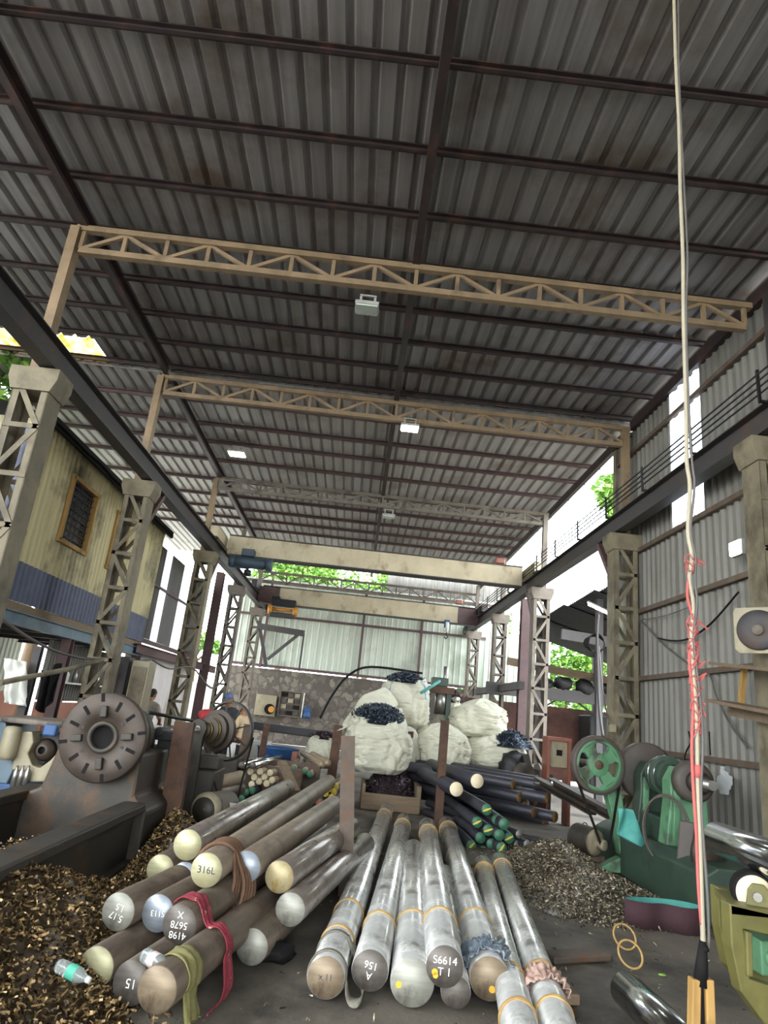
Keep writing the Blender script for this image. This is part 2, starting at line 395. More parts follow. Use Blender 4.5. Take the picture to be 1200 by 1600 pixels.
# right wall with its translucent strip
WX = 4.82
b = MB(); n_ = Vector((-1, 0, 0))
b.corr((WX, -9, 0), (0, 0, 7.25), (0, 18, 0), n_, pitch=.18, hgt=.035, flat=.4)
b.corr((WX, 9.0, 0), (0, 0, 4.86), (0, .95, 0), n_, pitch=.18, hgt=.035, flat=.4)
b.corr((WX, 9.95, 0), (0, 0, 7.25), (0, 2.5, 0), n_, pitch=.18, hgt=.035, flat=.4)
struct(b.build('wall_right', 'wall_sheet', origin=(WX, 0, 0), recalc=False))
b = MB(); b.corr((WX-.004, 8.97, 4.84), (0, 0, 2.36), (0, 1.0, 0), n_, pitch=.25, hgt=.05, flat=.3)
struct(b.build('window_1', 'fibre_white', origin=(WX, 9.4, 4.86), recalc=False))
for i, (zz, y0, y1) in enumerate(((1.42, 2.5, 11.5), (2.55, 2.5, 11.4), (3.68, 2.5, 11.4), (4.77, 2.5, 11.4), (5.62, 2.5, 12.2), (6.75, 2.5, 12.2))):
    b = MB(); b.angle((WX-.06, y0, zz), (WX-.06, y1, zz), .07); struct(b.build('trim_%d' % (i+1), 'rust_grey', origin=(WX-.06, y0, zz)))
b = MB(); b.box((WX-.02, 12.35, 3.7), (.12, .14, 7.4)); b.box((WX-.02, 6.3, 3.65), (.1, .1, 7.3)); struct(b.build('trim_7', 'dirty_column', origin=(WX, 12.35, 0)))

# back wall: rubble stone below, pale sheeting above
BY = 28.0
zs0, zs1 = pt(375, 1040, y=BY).z, pt(727, 1072, y=BY).z
ztop = pt(600, 925, y=BY).z
b = MB(); b.box((.5, BY+.2, zs0/2), (11.5, .4, zs0)); struct(b.build('wall_back', 'stone', origin=(0, BY, 0)))
b = MB(); b.corr((-5.2, BY-.02, zs0+.04), (0, 0, ztop-zs0), (11.4, 0, 0), (0, -1, 0), pitch=.25, hgt=.03, flat=.7)
struct(b.build('wall_back', 'back_sheet', origin=(0, BY, zs0), recalc=False))
b = MB(); b.corr((.9, BY+.05, ztop-.05), (0, 0, 1.25), (5.3, 0, 0), (0, -1, 0), pitch=.25, hgt=.03, flat=.6); struct(b.build('wall_back', 'wall_sheet', origin=(3, BY, ztop), recalc=False))
for k, zz in enumerate((zs0+.1, pt(570, 978, y=BY).z, ztop-.1)):
    b = MB(); b.bar((-5.2, BY-.1, zz), (6.2, BY-.1, zz), .06, .1); struct(b.build('trim_%d' % (8+k), 'purple_brown', origin=(0, BY-.1, zz)))
for k, px in enumerate((413, 565, 657)):
    q = pt(px, 1000, y=BY); b = MB(); b.box((q.x, BY-.14, (zs0+ztop)/2), (.1, .08, ztop-zs0)); struct(b.build('trim_%d' % (11+k), 'purple_brown', origin=(q.x, BY-.14, zs0)))

# left side beyond the cabin: sheeting with translucent strips, pale wall below, open gap above
LX = -5.4
ys = [16.4, pt(252, 900, x=LX).y, pt(264, 900, x=LX).y, pt(286, 900, x=LX).y, pt(304, 900, x=LX).y, 22.6]
ys = sorted(ys)
zt, zb = 5.15, 2.75
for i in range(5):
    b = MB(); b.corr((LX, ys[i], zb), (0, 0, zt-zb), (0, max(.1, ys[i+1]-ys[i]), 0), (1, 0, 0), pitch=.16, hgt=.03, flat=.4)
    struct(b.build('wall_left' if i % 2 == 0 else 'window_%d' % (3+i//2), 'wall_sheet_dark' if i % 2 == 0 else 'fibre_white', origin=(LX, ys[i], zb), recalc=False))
b = MB(); b.box((LX-.1, 19.6, 1.3), (.2, 6.0, 2.6)); struct(b.build('wall_left', 'white_wall', origin=(LX, 19, 0)))
b = MB(); b.bar((LX+.05, 16.4, 2.68), (LX+.05, 22.8, 2.68), .1, .1); b.bar((LX+.05, 16.4, 4.1), (LX+.05, 22.6, 4.1), .05, .06); struct(b.build('trim_15', 'purple_brown', origin=(LX, 16, 2.6)))
# far left boundary: blue and grey sheeting, pink plinth
FX = -8.3
b = MB(); b.corr((FX, 3, 1.15), (0, 0, 3.6), (0, 14, 0), (1, 0, 0), pitch=.2, hgt=.03, flat=.5); struct(b.build('wall_left', 'back_sheet', origin=(FX, 3, 1.1), recalc=False))
b = MB(); b.box((FX-.1, 10, .58), (.22, 15, 1.16)); struct(b.build('wall_left', 'pink_wall', origin=(FX, 3, 0)))

# ================================================================ STEELWORK
def lattice_column(x, y, top, label, post=None, pm=None, knee=0, m='dirty_column', zb=0., w=.42, dp=.34):
    t = thing('lattice_column', (x, y, zb), label, 'column', 'lattice columns under the crane runways')
    b = MB(); b.box((x, y, zb+.02), (w+.2, dp+.2, .04)); b.build('base_plate', m, t)
    for s in (-1, 1):
        b = MB(); b.box((x+s*(w/2-.005), y, (zb+top)/2), (.01, dp, top-zb))
        for q in (-1, 1): b.box((x+s*(w/2-.045), y+q*(dp/2-.005), (zb+top)/2), (.08, .01, top-zb))
        b.build('leg', m, t)
    n = max(4, round((top-zb-.3)/.6)); hh = (top-zb-.3)/n
    for q in (-1, 1):
        yy = y+q*(dp/2+.006)
        for i in range(n+1):
            b = MB(); b.bar((x-w/2, yy, zb+.15+i*hh), (x+w/2, yy, zb+.15+i*hh), .012, .06); b.build('batten', m, t)
            if i < n:
                s = 1 if i % 2 == 0 else -1
                b = MB(); b.bar((x-s*w/2*.9, yy+q*.008, zb+.15+i*hh), (x+s*w/2*.9, yy+q*.008, zb+.15+(i+1)*hh), .012, .055, up=(0, 1, 0)).build('lacing_bar', m, t) if False else None
                b.bar((x-s*w/2*.88, yy, zb+.15+i*hh), (x+s*w/2*.88, yy, zb+.15+(i+1)*hh), .065, .012, up=(0, 1, 0)); b.build('lacing_bar', m, t)
    b = MB(); b.prism([(-w/2-.02, -.3), (w/2+.02, -.3), (w/2+.08, -.14), (w/2+.08, 0), (-w/2-.08, 0), (-w/2-.08, -.14)], (x, y-dp/2-.03, top), (1, 0, 0), (0, 0, 1), (0, dp+.06, 0)); b.build('cap', m, t, bevel=.006)
    if knee:
        s = -1 if x > 0 else 1
        b = MB(); b.bar((x+s*w/2*.7, y+.1, top-.75), (x+s*w/2*.7, y+.75, top+.02), .1, .1); b.build('knee_brace', 'purple_brown', t)
    if post:
        px_, zt_ = post
        b = MB(); b.bar((px_, y, top-.02), (px_, y, zt_), .12, .16, up=(0, 1, 0)); b.build('upper_post', pm or m if pm or m != 'dirty_column' else 'beige_steel', t)
    return t
colname = ['nearest the camera', 'second from the camera', 'third from the camera', 'fourth from the camera', 'farthest, by the back wall']
what_l = ['nearest the camera, cut by the left edge', 'beside the cream cabin', 'at the far end of the cabin wall', 'before the pale opening', 'at the left of the stone wall']
what_r = ['nearest the camera, beside the round exhaust fan', 'at the end of the grey wall', 'before the lean-to shed', 'beside the tall purple post', 'against the back sheeting']
for i, y in enumerate(COLY):
    lattice_column(XL-.12, y, 5.05, 'lattice column of the left runway, %s' % what_l[i], post=(XL-.2, zroof(y)-.33) if i < 4 else (XL-.2, 6.6), knee=(i == 1 or i == 2), m=['beige_steel', 'dirty_column', 'dirty_column', 'grey_steel', 'grey_steel'][i] if i else 'dirty_column')
    lattice_column(XR+.1, [7.05, 11.4, 16.8, 21.7, 26.6][i], 5.05, 'lattice column of the right runway, %s' % what_r[i], post=(XR+.16 if i else XR+.3, zroof(y)-.33), pm=None if i else 'dark_steel', knee=(i == 2 or i == 1), m=['dirty_column', 'dirty_column', 'grey_steel', 'grey_steel', 'grey_steel'][i])

for sx_, lab in ((XL, 'long dark steel crane runway beam along the left side of the hall'), (XR, 'long dark steel crane runway beam along the right side of the hall')):
    t = thing('runway_beam', (sx_, 3, 5.07), lab, 'beam', 'crane runway beams')
    b = MB(); b.ibeam((sx_, 1.5, 5.24), (sx_, 28, 5.24), .2, .34); b.build('girder', 'dark_steel', t)
    b = MB(); b.box((sx_, 14.75, 5.44), (.05, 26.5, .05)); b.build('rail', 'black_iron', t)
t = thing('conductor_rails', (XR-.12, 6, 5.5), 'four thin conductor bars on brackets running above the right runway beam', 'conductor')
for k in range(4):
    b = MB(); b.tube([(XR-.13-.012*k, 2, 5.52+.075*k), (XR-.13-.012*k, 27, 5.52+.075*k)], .012, 6); b.build('conductor_bar', 'black_iron', t)
for y in [3.5+1.6*i for i in range(15)]:
    b = MB(); b.bar((XR-.16, y, 5.38), (XR-.17, y, 5.8), .03, .03); b.bar((XR-.16, y, 5.4), (XR, y, 5.4), .03, .03); b.build('bracket', 'black_iron', t)

def truss(y, z0, z1, x0, x1, n, m, label, ends=True, mr=None):
    t = thing('lattice_truss', ((x0+x1)/2, y, z0), label, 'truss', 'lattice trusses across the hall')
    b = MB(); b.bar((x0-.1, y, z1-.04), (x1+.1, y, z1-.04), .09, .08); b.build('top_chord', m, t)
    b = MB(); b.bar((x0, y, z0+.04), (x1, y, z0+.04), .09, .08); b.build('bottom_chord', m, t)
    d = (x1-x0)/n
    for i in range(n+1):
        b = MB(); b.bar((x0+i*d, y, z0+.08), (x0+i*d, y, z1-.08), .05, .05); b.build('vertical', m, t)
        if i < n:
            a, c = (z0+.08, z1-.08) if i % 2 == 0 else (z1-.08, z0+.08)
            b = MB(); b.bar((x0+i*d+.02, y, a), (x0+(i+1)*d-.02, y, c), .045, .045, up=(0, 1, 0)); b.build('diagonal', m, t)
    return t
truss(7.4, 6.8, 7.22, XL-.1, XR+.15, 16, 'beige_steel', 'beige lattice truss across the roof nearest the camera, a square unlit lamp hung below it')
truss(11.4, 6.8, 7.22, XL-.1, XR+.15, 16, 'beige_steel', 'beige lattice truss second from the camera, a lit lamp below its middle')
truss(16.8, 6.76, 7.12, XL-.1, XR+.15, 16, 'grey_steel', 'grey lattice truss third from the camera, above the nearer crane girder')
zb_ = pt(470, 917, y=26.8).z
truss(26.8, zb_, zb_+.5, XL-.3, XR+.2, 16, 'grey_steel', 'small grey lattice truss at the back below the green gap in the roof')

for nm, x_, zz in (('left', -4.2, 7.3), ('middle', .15, 7.3), ('right', 4.72, 7.3)):
    b = MB(); b.channel((x_, -2.4, zz), (x_, 11.5, zz), .09, .19); o = b.build('roof_rafter', 'roof_steel', origin=(x_, -2.4, zz))
    tag(o, 'dark roof rafter running away from the camera along the %s of the near roof' % nm, 'rafter', 'roof rafters')
    z2, z3 = zroof(11.8)-.2, zroof(27.4)-.2
    b = MB(); b.channel((x_, 11.6, z2), (x_, 27.4, z3), .09, .19); o = b.build('roof_rafter', 'roof_steel', origin=(x_, 11.6, z2))
    tag(o, 'roof rafter along the %s of the far roof beyond the second truss' % nm, 'rafter', 'roof rafters')
PY = [2.4, 3.6, 4.75, 5.77, 6.76, 7.73, 8.77, 9.68, 10.58, 11.5]
near_lab = ['hidden', 'hidden', 'topmost one in the photo', 'second from the top of the photo', 'third from the top of the photo', 'just behind the nearest truss', 'first below the nearest truss', 'second below the nearest truss', 'third below the nearest truss', 'directly over the second truss']
for i, y in enumerate(PY):
    if i < 2: continue
    b = MB(); b.channel((-8.1, y, ZR-.05), (5.0, y, ZR-.05), .05, .09); o = b.build('roof_purlin', 'roof_steel', origin=(0, y, ZR-.05))
    tag(o, 'dark steel purlin crossing under the near roof sheeting, %s' % near_lab[i], 'purlin', 'purlins of the near roof')
for i, py in enumerate((661, 695, 721, 748, 777, 800, 818, 832, 845)):
    y = pt(600, py, z=7.34).y; zz = zroof(y)-.05
    b = MB(); b.channel((-8.1, y, zz), (5.0, y, zz), .05, .09); o = b.build('roof_purlin', 'purple_brown', origin=(0, y, zz))
    tag(o, 'steel purlin under the far roof sheeting, %s counted from the second truss towards the back' % ORD[i], 'purlin', 'purlins of the far roof')

# ---------------------------------------------------------------- overhead cranes
def crane(y, pl, pr, h, label, dark_ends, flange='dark_steel'):
    zt = (pt(*pl, y=y).z + pt(*pr, y=y).z)/2
    t = thing('crane_girder', (0, y, zt-h), label, 'crane', 'overhead travelling cranes')
    b = MB(); b.box((.2, y, zt-h/2), (8.1 if not dark_ends else 6.8, .32, h)); b.build('box_girder', 'crane_cream', t, bevel=.01)
    b = MB(); b.box((.2, y, zt+.012), (8.1, .42, .024)); b.box((.2, y, zt-h-.012), (8.0, .42, .024)); b.build('flange_plate', flange, t)
    if dark_ends:
        for s in (-1, 1):
            b = MB(); b.box((.2+s*3.8, y, zt-h/2), (.8, .33, h*.95)); b.build('end_plate', 'purple_brown', t)
    for x_ in (XL, XR):
        b = MB(); b.box((x_, y, 5.62), (.2, 2.3, .26)); b.build('end_carriage', 'crane_cream' if not dark_ends else 'dark_steel', t, bevel=.01)
        for s in (-1, 1):
            b = MB(); b.cyl((x_-.06, y+s*.9, 5.55), (x_+.06, y+s*.9, 5.55), .085); b.build('wheel', 'black_iron', t)
    return t, zt
CY1, CY2 = 17.9, 25.2
t1, z1_ = crane(CY1, (365, 842), (815, 886), .52, 'nearer overhead crane with a long cream box girder across the hall', False)
t2, z2_ = crane(CY2, (448, 921), (720, 949), .62, 'farther overhead crane with a cream girder and dark plates at its ends', True)
# hoists
t = thing('crane_hoist', (-3.3, CY1-.5, z1_-.9), 'dark blue electric hoist hanging at the left end of the nearer crane', 'hoist')
def hoist_parts(t, xa, xb, y, zc, r, m_body, m_end):
    b = MB(); b.rev([(0, 0), (r*.8, 0), (r, .05), (r, abs(xb-xa)*.45), (r*.85, abs(xb-xa)*.5), (r*.85, abs(xb-xa)*.9), (r*.6, abs(xb-xa)), (0, abs(xb-xa))], (xa, y, zc), (1, 0, 0), 20); b.build('drum', m_body, t)
    b = MB(); b.rev([(0, 0), (r*.95, 0), (r*1.02, .03), (r*1.02, .14), (0, .16)], (xb-.03, y, zc), (1, 0, 0), 20); b.build('motor_cap', m_end, t)
    b = MB(); b.rev([(0, 0), (r*.95, 0), (r*1.02, .03), (r*1.02, .14), (0, .16)], (xa-.12, y, zc), (1, 0, 0), 20); b.build('motor_cap', m_end, t)
    b = MB(); b.box(((xa+xb)/2-.1, y, zc+r+.09), (.34, .26, .2)); b.build('control_box', m_body, t, bevel=.02)
q = pt(392, 880, y=CY1-.45); hoist_parts(t, q.x-.45, q.x+.45, CY1-.45, q.z, .17, 'blue_motor', 'blue_motor')
b = MB(); b.box((q.x-.1, CY1-.3, q.z+.1), (.9, .3, .06)); b.build('trolley_frame', 'black_iron', t)
b = MB(); b.rev([(0, 0), (.1, .02), (.1, .16), (0, .2)], (q.x-.05, CY1-.45, q.z-.36), (0, 0, 1), 12); b.build('hook_block', 'black_iron', t)
q = pt(442, 953, y=CY2-.5)
t = thing('crane_hoist', (q.x, CY2-.5, q.z-.2), 'black hoist with orange drum ends under the farther crane', 'hoist')
b = MB(); b.cyl((q.x-.4, CY2-.5, q.z), (q.x+.4, CY2-.5, q.z), .07); b.build('drum_shaft', 'orange_paint', t)
for s in (-1, 1):
    b = MB(); b.cyl((q.x+s*.38, CY2-.5, q.z-.02), (q.x+s*.55, CY2-.5, q.z-.02), .17); b.build('drum_end', 'orange_paint', t)
b = MB(); b.box((q.x, CY2-.45, q.z+.25), (.9, .34, .26)); b.box((q.x-.3, CY2-.5, q.z+.42), (.3, .3, .1)); b.build('gearbox', 'black_iron', t, bevel=.02)
b = MB(); b.box((q.x, CY2-.5, q.z-.2), (.95, .22, .18)); b.build('motor', 'dark_steel', t, bevel=.03)
q = pt(698, 980, y=CY2-.2)
t = thing('hook_block', (q.x, CY2-.2, q.z-.3), 'blue and white hook block hanging from the right part of the farther crane', 'hook')
b = MB(); b.cyl((q.x-.06, CY2-.2, q.z), (q.x+.06, CY2-.2, q.z), .2); b.build('pulley_guard', 'white_paint', t)
b = MB(); b.box((q.x, CY2-.2, q.z+.12), (.2, .12, .3)); b.build('cheek', 'blue_paint', t, bevel=.02)
b = MB(); b.tube([(q.x, CY2-.2, q.z+.25), (q.x, CY2-.2, z2_-.65)], .02); b.build('rope', 'black_iron', t)
b = MB(); b.tube([(q.x, CY2-.2, q.z-.18), (q.x, CY2-.2, q.z-.28), (q.x+.07, CY2-.2, q.z-.36), (q.x, CY2-.2, q.z-.43), (q.x-.07, CY2-.2, q.z-.37)], .025); b.build('hook', 'black_iron', t)
for (px, py, yy, wh) in ((781, 877, CY1, 'nearer'), (717, 941, CY2, 'farther')):
    q = pt(px, py, y=yy); b = MB(); b.box((q.x, yy, q.z), (.26, .2, .16)); o = b.build('warning_light', 'red_orange', bevel=.03)
    tag(o, 'small orange warning light on the right end of the %s crane girder' % wh, 'light', 'crane warning lights')

# ---------------------------------------------------------------- lamps
def floodlight(px, py, label, lit, z=None, y=None, s=.34, tilt=0.):
    c = pt(px, py, z=z) if z else pt(px, py, y=y)
    t = thing('flood_light', c, label, 'lamp', 'flood lights under the roof')
    b = MB(); b.box(c+Vector((0, 0, .035)), (s, s*.8, .05)); b.build('housing', 'lamp_shell', t, bevel=.01)
    b = MB(); b.box(c, (s*.9, s*.7, .02)); b.build('diffuser', 'lamp_lit' if lit else 'lamp_unlit', t)
    for k in (-1, 1):
        b = MB(); b.bar(c+Vector((k*s*.3, 0, .06)), c+Vector((k*s*.3, 0, .2)), .03, .01); b.build('bracket', 'lamp_shell', t)
    b = MB(); b.bar(c+Vector((-s*.35, 0, .2)), c+Vector((s*.35, 0, .2)), .03, .02); b.build('bracket', 'lamp_shell', t)
floodlight(573, 484, 'square unlit flood light hung under the middle of the nearest truss', False, y=7.3, s=.3)
floodlight(640, 670, 'lit flood light under the middle of the second truss', True, y=11.3, s=.34)
floodlight(370, 710, 'lit flood light by the left rafter between the second and third trusses', True, z=7.02, s=.4)
floodlight(607, 808, 'small unlit flood light under the third truss', False, y=16.7, s=.34)
c = pt(1147, 856, x=4.55)
t = thing('flood_light', c, 'glaring lit flood light on the right wall beside the nearest right column', 'lamp', 'flood lights under the roof')
b = MB(); b.box(c+Vector((.05, 0, 0)), (.06, .26, .2)); b.build('housing', 'lamp_shell', t, bevel=.01)
b = MB(); b.box(c+Vector((.01, 0, 0)), (.02, .22, .16)); b.build('diffuser', 'lamp_glow', t)
b = MB(); b.bar(c+Vector((.08, 0, 0)), c+Vector((.25, 0, 0)), .04, .04); b.build('bracket', 'lamp_shell', t)
c = pt(935, 951, y=12.2); d_ = Vector((.34, .1, -.09)).normalized()
t = thing('tube_light', c, 'short lit tube light on the far side of the wall-end column over the lean-to', 'lamp')
b = MB(); b.tube([c-d_*.22, c+d_*.22], .025, 10); b.build('tube', 'lamp_lit', t)
b = MB(); b.bar(c-d_*.24+Z*.04, c+d_*.3+Z*.04, .06, .03); b.build('batten', 'lamp_shell', t)

# ================================================================ CABIN ON STILTS (left)
CX, CYA, CYB = -5.2, 9.75, 16.4
t = thing('site_cabin', ((CX-7.9)/2, 13, 2.25), 'raised cabin with stained cream corrugated walls and a blue band, above the left side', 'cabin')
b = MB(); wins = [(10.9, 12.0, 3.77, 4.88), (13.1, 13.85, 3.77, 4.9)]
segs = [(CYA, wins[0][0], 3.17, 5.4), (wins[0][0], wins[0][1], 3.17, wins[0][2]), (wins[0][0], wins[0][1], wins[0][3], 5.4), (wins[0][1], wins[1][0], 3.17, 5.4),
        (wins[1][0], wins[1][1], 3.17, wins[1][2]), (wins[1][0], wins[1][1], wins[1][3], 5.4), (wins[1][1], CYB, 3.17, 5.4)]
for y0, y1, z0, z1 in segs: b.corr((CX, y0, z0), (0, 0, z1-z0), (0, y1-y0, 0), (1, 0, 0), pitch=.16, hgt=.03, flat=.35)
b.box(((CX-7.9)/2, CYA+.02, 3.85), (2.68, .04, 3.1)); b.box(((CX-7.9)/2, CYB-.02, 3.85), (2.68, .04, 3.1)); b.build('wall_panel', 'cabin_cream', t, recalc=False)
b = MB(); b.corr((CX+.004, CYA, 2.6), (0, 0, .58), (0, CYB-CYA, 0), (1, 0, 0), pitch=.16, hgt=.03, flat=.35); b.build('lower_band', 'cabin_blue', t, recalc=False)
b = MB(); b.grid(lambda u, v: Vector((CX+.22-3.2*u, CYA-.25+(CYB-CYA+.4)*v, 5.42+.5*u+.05*noise.noise(Vector((u*3, v*9, 1)))-.12*max(0, .12-u)*8)), 12, 50)
b.box((CX+.16, (CYA+CYB)/2, 5.33), (.06, CYB-CYA+.3, .16)); b.build('roof_cover', 'black_rubber', t)
b = MB(); b.box(((CX-7.9)/2, (CYA+CYB)/2, 2.53), (2.7, CYB-CYA, .12)); b.build('deck', 'wood_old', t)
b = MB(); b.ibeam((CX+.02, CYA-.1, 2.36), (CX+.02, CYB+.1, 2.36), .12, .2); b.build('deck_beam', 'pale_blue', t)
for y in (10.2, 11.6, 13, 14.4, 15.8):
    b = MB(); b.ibeam((-7.8, y, 2.36), (CX-.1, y, 2.36), .1, .18); b.build('deck_joist', 'dark_steel', t)
for y0, y1, z0, z1 in wins:
    b = MB()
    for zz in (z0, z1): b.bar((CX+.03, y0-.05, zz), (CX+.03, y1+.05, zz), .1, .07)
    for yy in (y0, y1): b.bar((CX+.03, yy, z0), (CX+.03, yy, z1), .1, .07, up=(0, 1, 0))
    w_ = b.build('window', 'wood_yellow', t, label='weathered yellow window frame with a dark grille')
    b = MB(); b.box((CX-.03, (y0+y1)/2, (z0+z1)/2), (.012, y1-y0, z1-z0)); b.build('pane', 'glass_dark', w_)
    b = MB()
    for i in range(1, 9): b.bar((CX+.01, y0, z0+(z1-z0)*i/9), (CX+.01, y1, z0+(z1-z0)*i/9), .012, .012)
    for i in range(1, 6): b.bar((CX+.01, y0+(y1-y0)*i/6, z0), (CX+.01, y0+(y1-y0)*i/6, z1), .012, .012)
    b.build('grille', 'black_iron', w_)
for k, (px, y) in enumerate(((104, 12.3), (215, 16.2))):
    b = MB(); b.ibeam((CX, y, 0), (CX, y, 2.26), .17, .17, up=(0, 1, 0)); o = b.build('cabin_post', 'purple_brown')
    tag(o, ['brown steel post under the middle of the cabin', 'brown steel post under the far end of the cabin'][k], 'post', 'posts under the cabin')
b = MB(); b.box((-7.7, 12.3, 1.1), (.16, .16, 2.2)); o = b.build('cabin_post', 'dark_steel'); tag(o, 'dark post under the back edge of the cabin', 'post', 'posts under the cabin')
# grey tarpaulin on the near end of the cabin and the shed next to it
b = MB()
def tarpf(u, v):
    x = -8.2+3.0*u; z = 5.2-1.5*v-.25*math.sin(u*3)
    return Vector((x, 9.45+.12*noise.noise(Vector((u*6, v*5, 2)))-.15*v, z))
b.grid(tarpf, 30, 16); o = b.build('tarpaulin', 'tarp'); o.modifiers.new('s', 'SOLIDIFY').thickness = .01
tag(o, 'grey blue tarpaulin hung over the near end of the cabin', 'tarp')
b = MB(); b.corr((-9.8, 9.2, 5.05), (0, 0, .95), (3.3, 0, 0), (0, -1, 0), pitch=.16); b.bar((-9.8, 9.15, 5.25), (-6.5, 9.15, 5.25), .05, .08); o = b.build('blue_sheeting', 'pale_blue', recalc=False)
tag(o, 'strip of blue corrugated sheeting against the trees at the upper left', 'sheeting')
# beam, post, opening on the left before the back wall
a_, c_ = pt(222, 1012, x=-5.1), pt(345, 1035, x=-5.0)
b = MB(); b.ibeam((-5.1, 15.8, 2.42), (-5.0, 24.5, 2.42), .16, .22); o = b.build('steel_beam', 'purple_brown'); tag(o, 'purple brown horizontal beam from the cabin to the stone wall', 'beam')
q = pt(345, 940, y=22.6)
b = MB(); b.ibeam((q.x-.15, 22.6, 0), (q.x-.15, 22.6, 5.6), .26, .26, up=(0, 1, 0)); o = b.build('steel_post', 'purple_brown'); tag(o, 'tall purple brown post left of the stone wall', 'post')
q = pt(822, 937, y=18.6)
b = MB(); b.ibeam((q.x, 18.6, 0), (q.x, 18.6, q.z), .26, .26, up=(0, 1, 0)); o = b.build('steel_post', 'purple_brown'); tag(o, 'tall free-standing purple post left of the third right column', 'post')
b = MB(); b.box((-8.5, 27.2, 1.0), (6, .25, 2.0)); o = b.build('boundary_wall', 'white_wall'); tag(o, 'pale concrete boundary wall outside the left opening', 'wall')

# ================================================================ LEAN-TO SHED (right)
t = thing('lean_to_shed', (8.5, 19, 0), 'open lean-to shed with a dark ragged corrugated roof right of the hall', 'shed')
def lz(x, y): return 5.25-.26*(x-6.3)-.045*(y-16)
b = MB()
for k, (y0, y1) in enumerate(((14.2, 16.9), (16.9, 19.0), (19.0, 21.2), (21.2, 23.6))):
    x0 = 6.1-.16*k
    b.corr((x0, y0-.1, lz(x0, y0)-.03*k-.1), (6.2, 0, -.26*6.2), (0, y1-y0+.2, -.045*(y1-y0)), (0, 0, 1), pitch=.16, hgt=.04, flat=.3)
b.build('roof_sheet', 'black_iron', t, recalc=False)
for y in (17.2, 23.4):
    b = MB(); b.bar((5.2, y, 3.75 if y > 20 else 4.0), (12, y, 3.2 if y > 20 else 3.6), .1, .26); b.build('roof_beam', 'wood_old' if y > 20 else 'dark_steel', t)
for x_, y in ((6.2, 17.2), (6.3, 23.4), (8.3, 23.4), (11.2, 23.4), (9.5, 17.2)):
    b = MB(); b.box((x_, y, lz(x_, y)/2-.1), (.16, .16, lz(x_, y)-.2)); b.build('post', 'dark_steel', t)
b = MB(); b.bar((6.3, 23.3, 2.2), (8.3, 23.3, 3.5), .05, .05); b.bar((8.3, 23.3, 2.2), (6.3, 23.3, 3.5), .05, .05); b.build('cross_brace', 'dark_steel', t)
b = MB(); b.bar((3.9, 20.2, 2.62), (11, 20.2, 2.62), .2, .34); b.bar((4.3, 17.5, 2.62), (4.3, 24, 2.62), .14, .2); o = b.build('platform_beam', 'dark_steel'); tag(o, 'heavy dark platform beam across the lean-to carrying black scrap', 'beam')
r2 = random.Random(3)
for k in range(7):
    x_ = 5.6+.62*k; b = MB(); b.ball((x_, 20.2, 2.9+.06*(k % 2)), (.3, .2, .16+.05*(k % 3)), 2, .5, 2.2, k)
    o = b.build('scrap_lump', 'black_iron'); tag(o, 'black scrap lump on the platform beam, %s from the left' % ORD[k], 'scrap', 'scrap on the platform beam')
b = MB(); b.box((8.1, 19.0, 3.15), (1.1, .6, .7)); b.box((8.1, 18.95, 3.55), (1.2, .7, .06)); o = b.build('storage_bin', 'rust_grey'); tag(o, 'grey brown bin on the platform beside the wall-end column', 'bin')
b = MB(); b.box((7.4, 24.2, 1.2), (7.6, .24, 2.4)); struct(b.build('wall_right', 'brick', origin=(7.4, 24.1, 0)))
b = MB(); b.box((9.0, 23.0, 1.1), (2.4, 1.2, 2.2)); o = b.build('dark_cupboard', 'black_iron', bevel=.03); tag(o, 'black bulky cupboard against the brick wall', 'cupboard')
b = MB(); b.corr((5.0, 26.5, 0), (0, 0, 5.1), (2.6, 0, 0), (0, -1, 0), pitch=.25); o = b.build('loose_sheet', 'back_sheet', recalc=False); tag(o, 'pale bluish loose sheeting right of the back wall', 'sheeting')
b = MB(); b.box((15, 34, 2.2), (12, .4, 4.4)); o = b.build('boundary_wall', 'white_wall'); tag(o, 'pale boundary wall seen under the lean-to roof', 'wall')
b = MB(); b.tube(catmull([pt(935, 960, y=13.4), pt(933, 1000, y=13.4), pt(936, 1100, y=13.4), pt(942, 1150, y=13.2)], 5), .03, 6)
o = b.build('hanging_pipe', 'dark_steel'); tag(o, 'thin grey pipe hanging beside the wall-end column', 'pipe')
c = pt(932, 1005, y=13.4)
b = MB()
for k in range(5): b.tube([c+Vector((math.cos(a*pi/6)*(.16+.015*k), .03*k, math.sin(a*pi/6)*(.2-.012*k))) for a in range(12)], .012, 5, closed=True)
o = b.build('cable_coil', 'black_rubber'); tag(o, 'coil of black cable on the hanging pipe', 'cable')

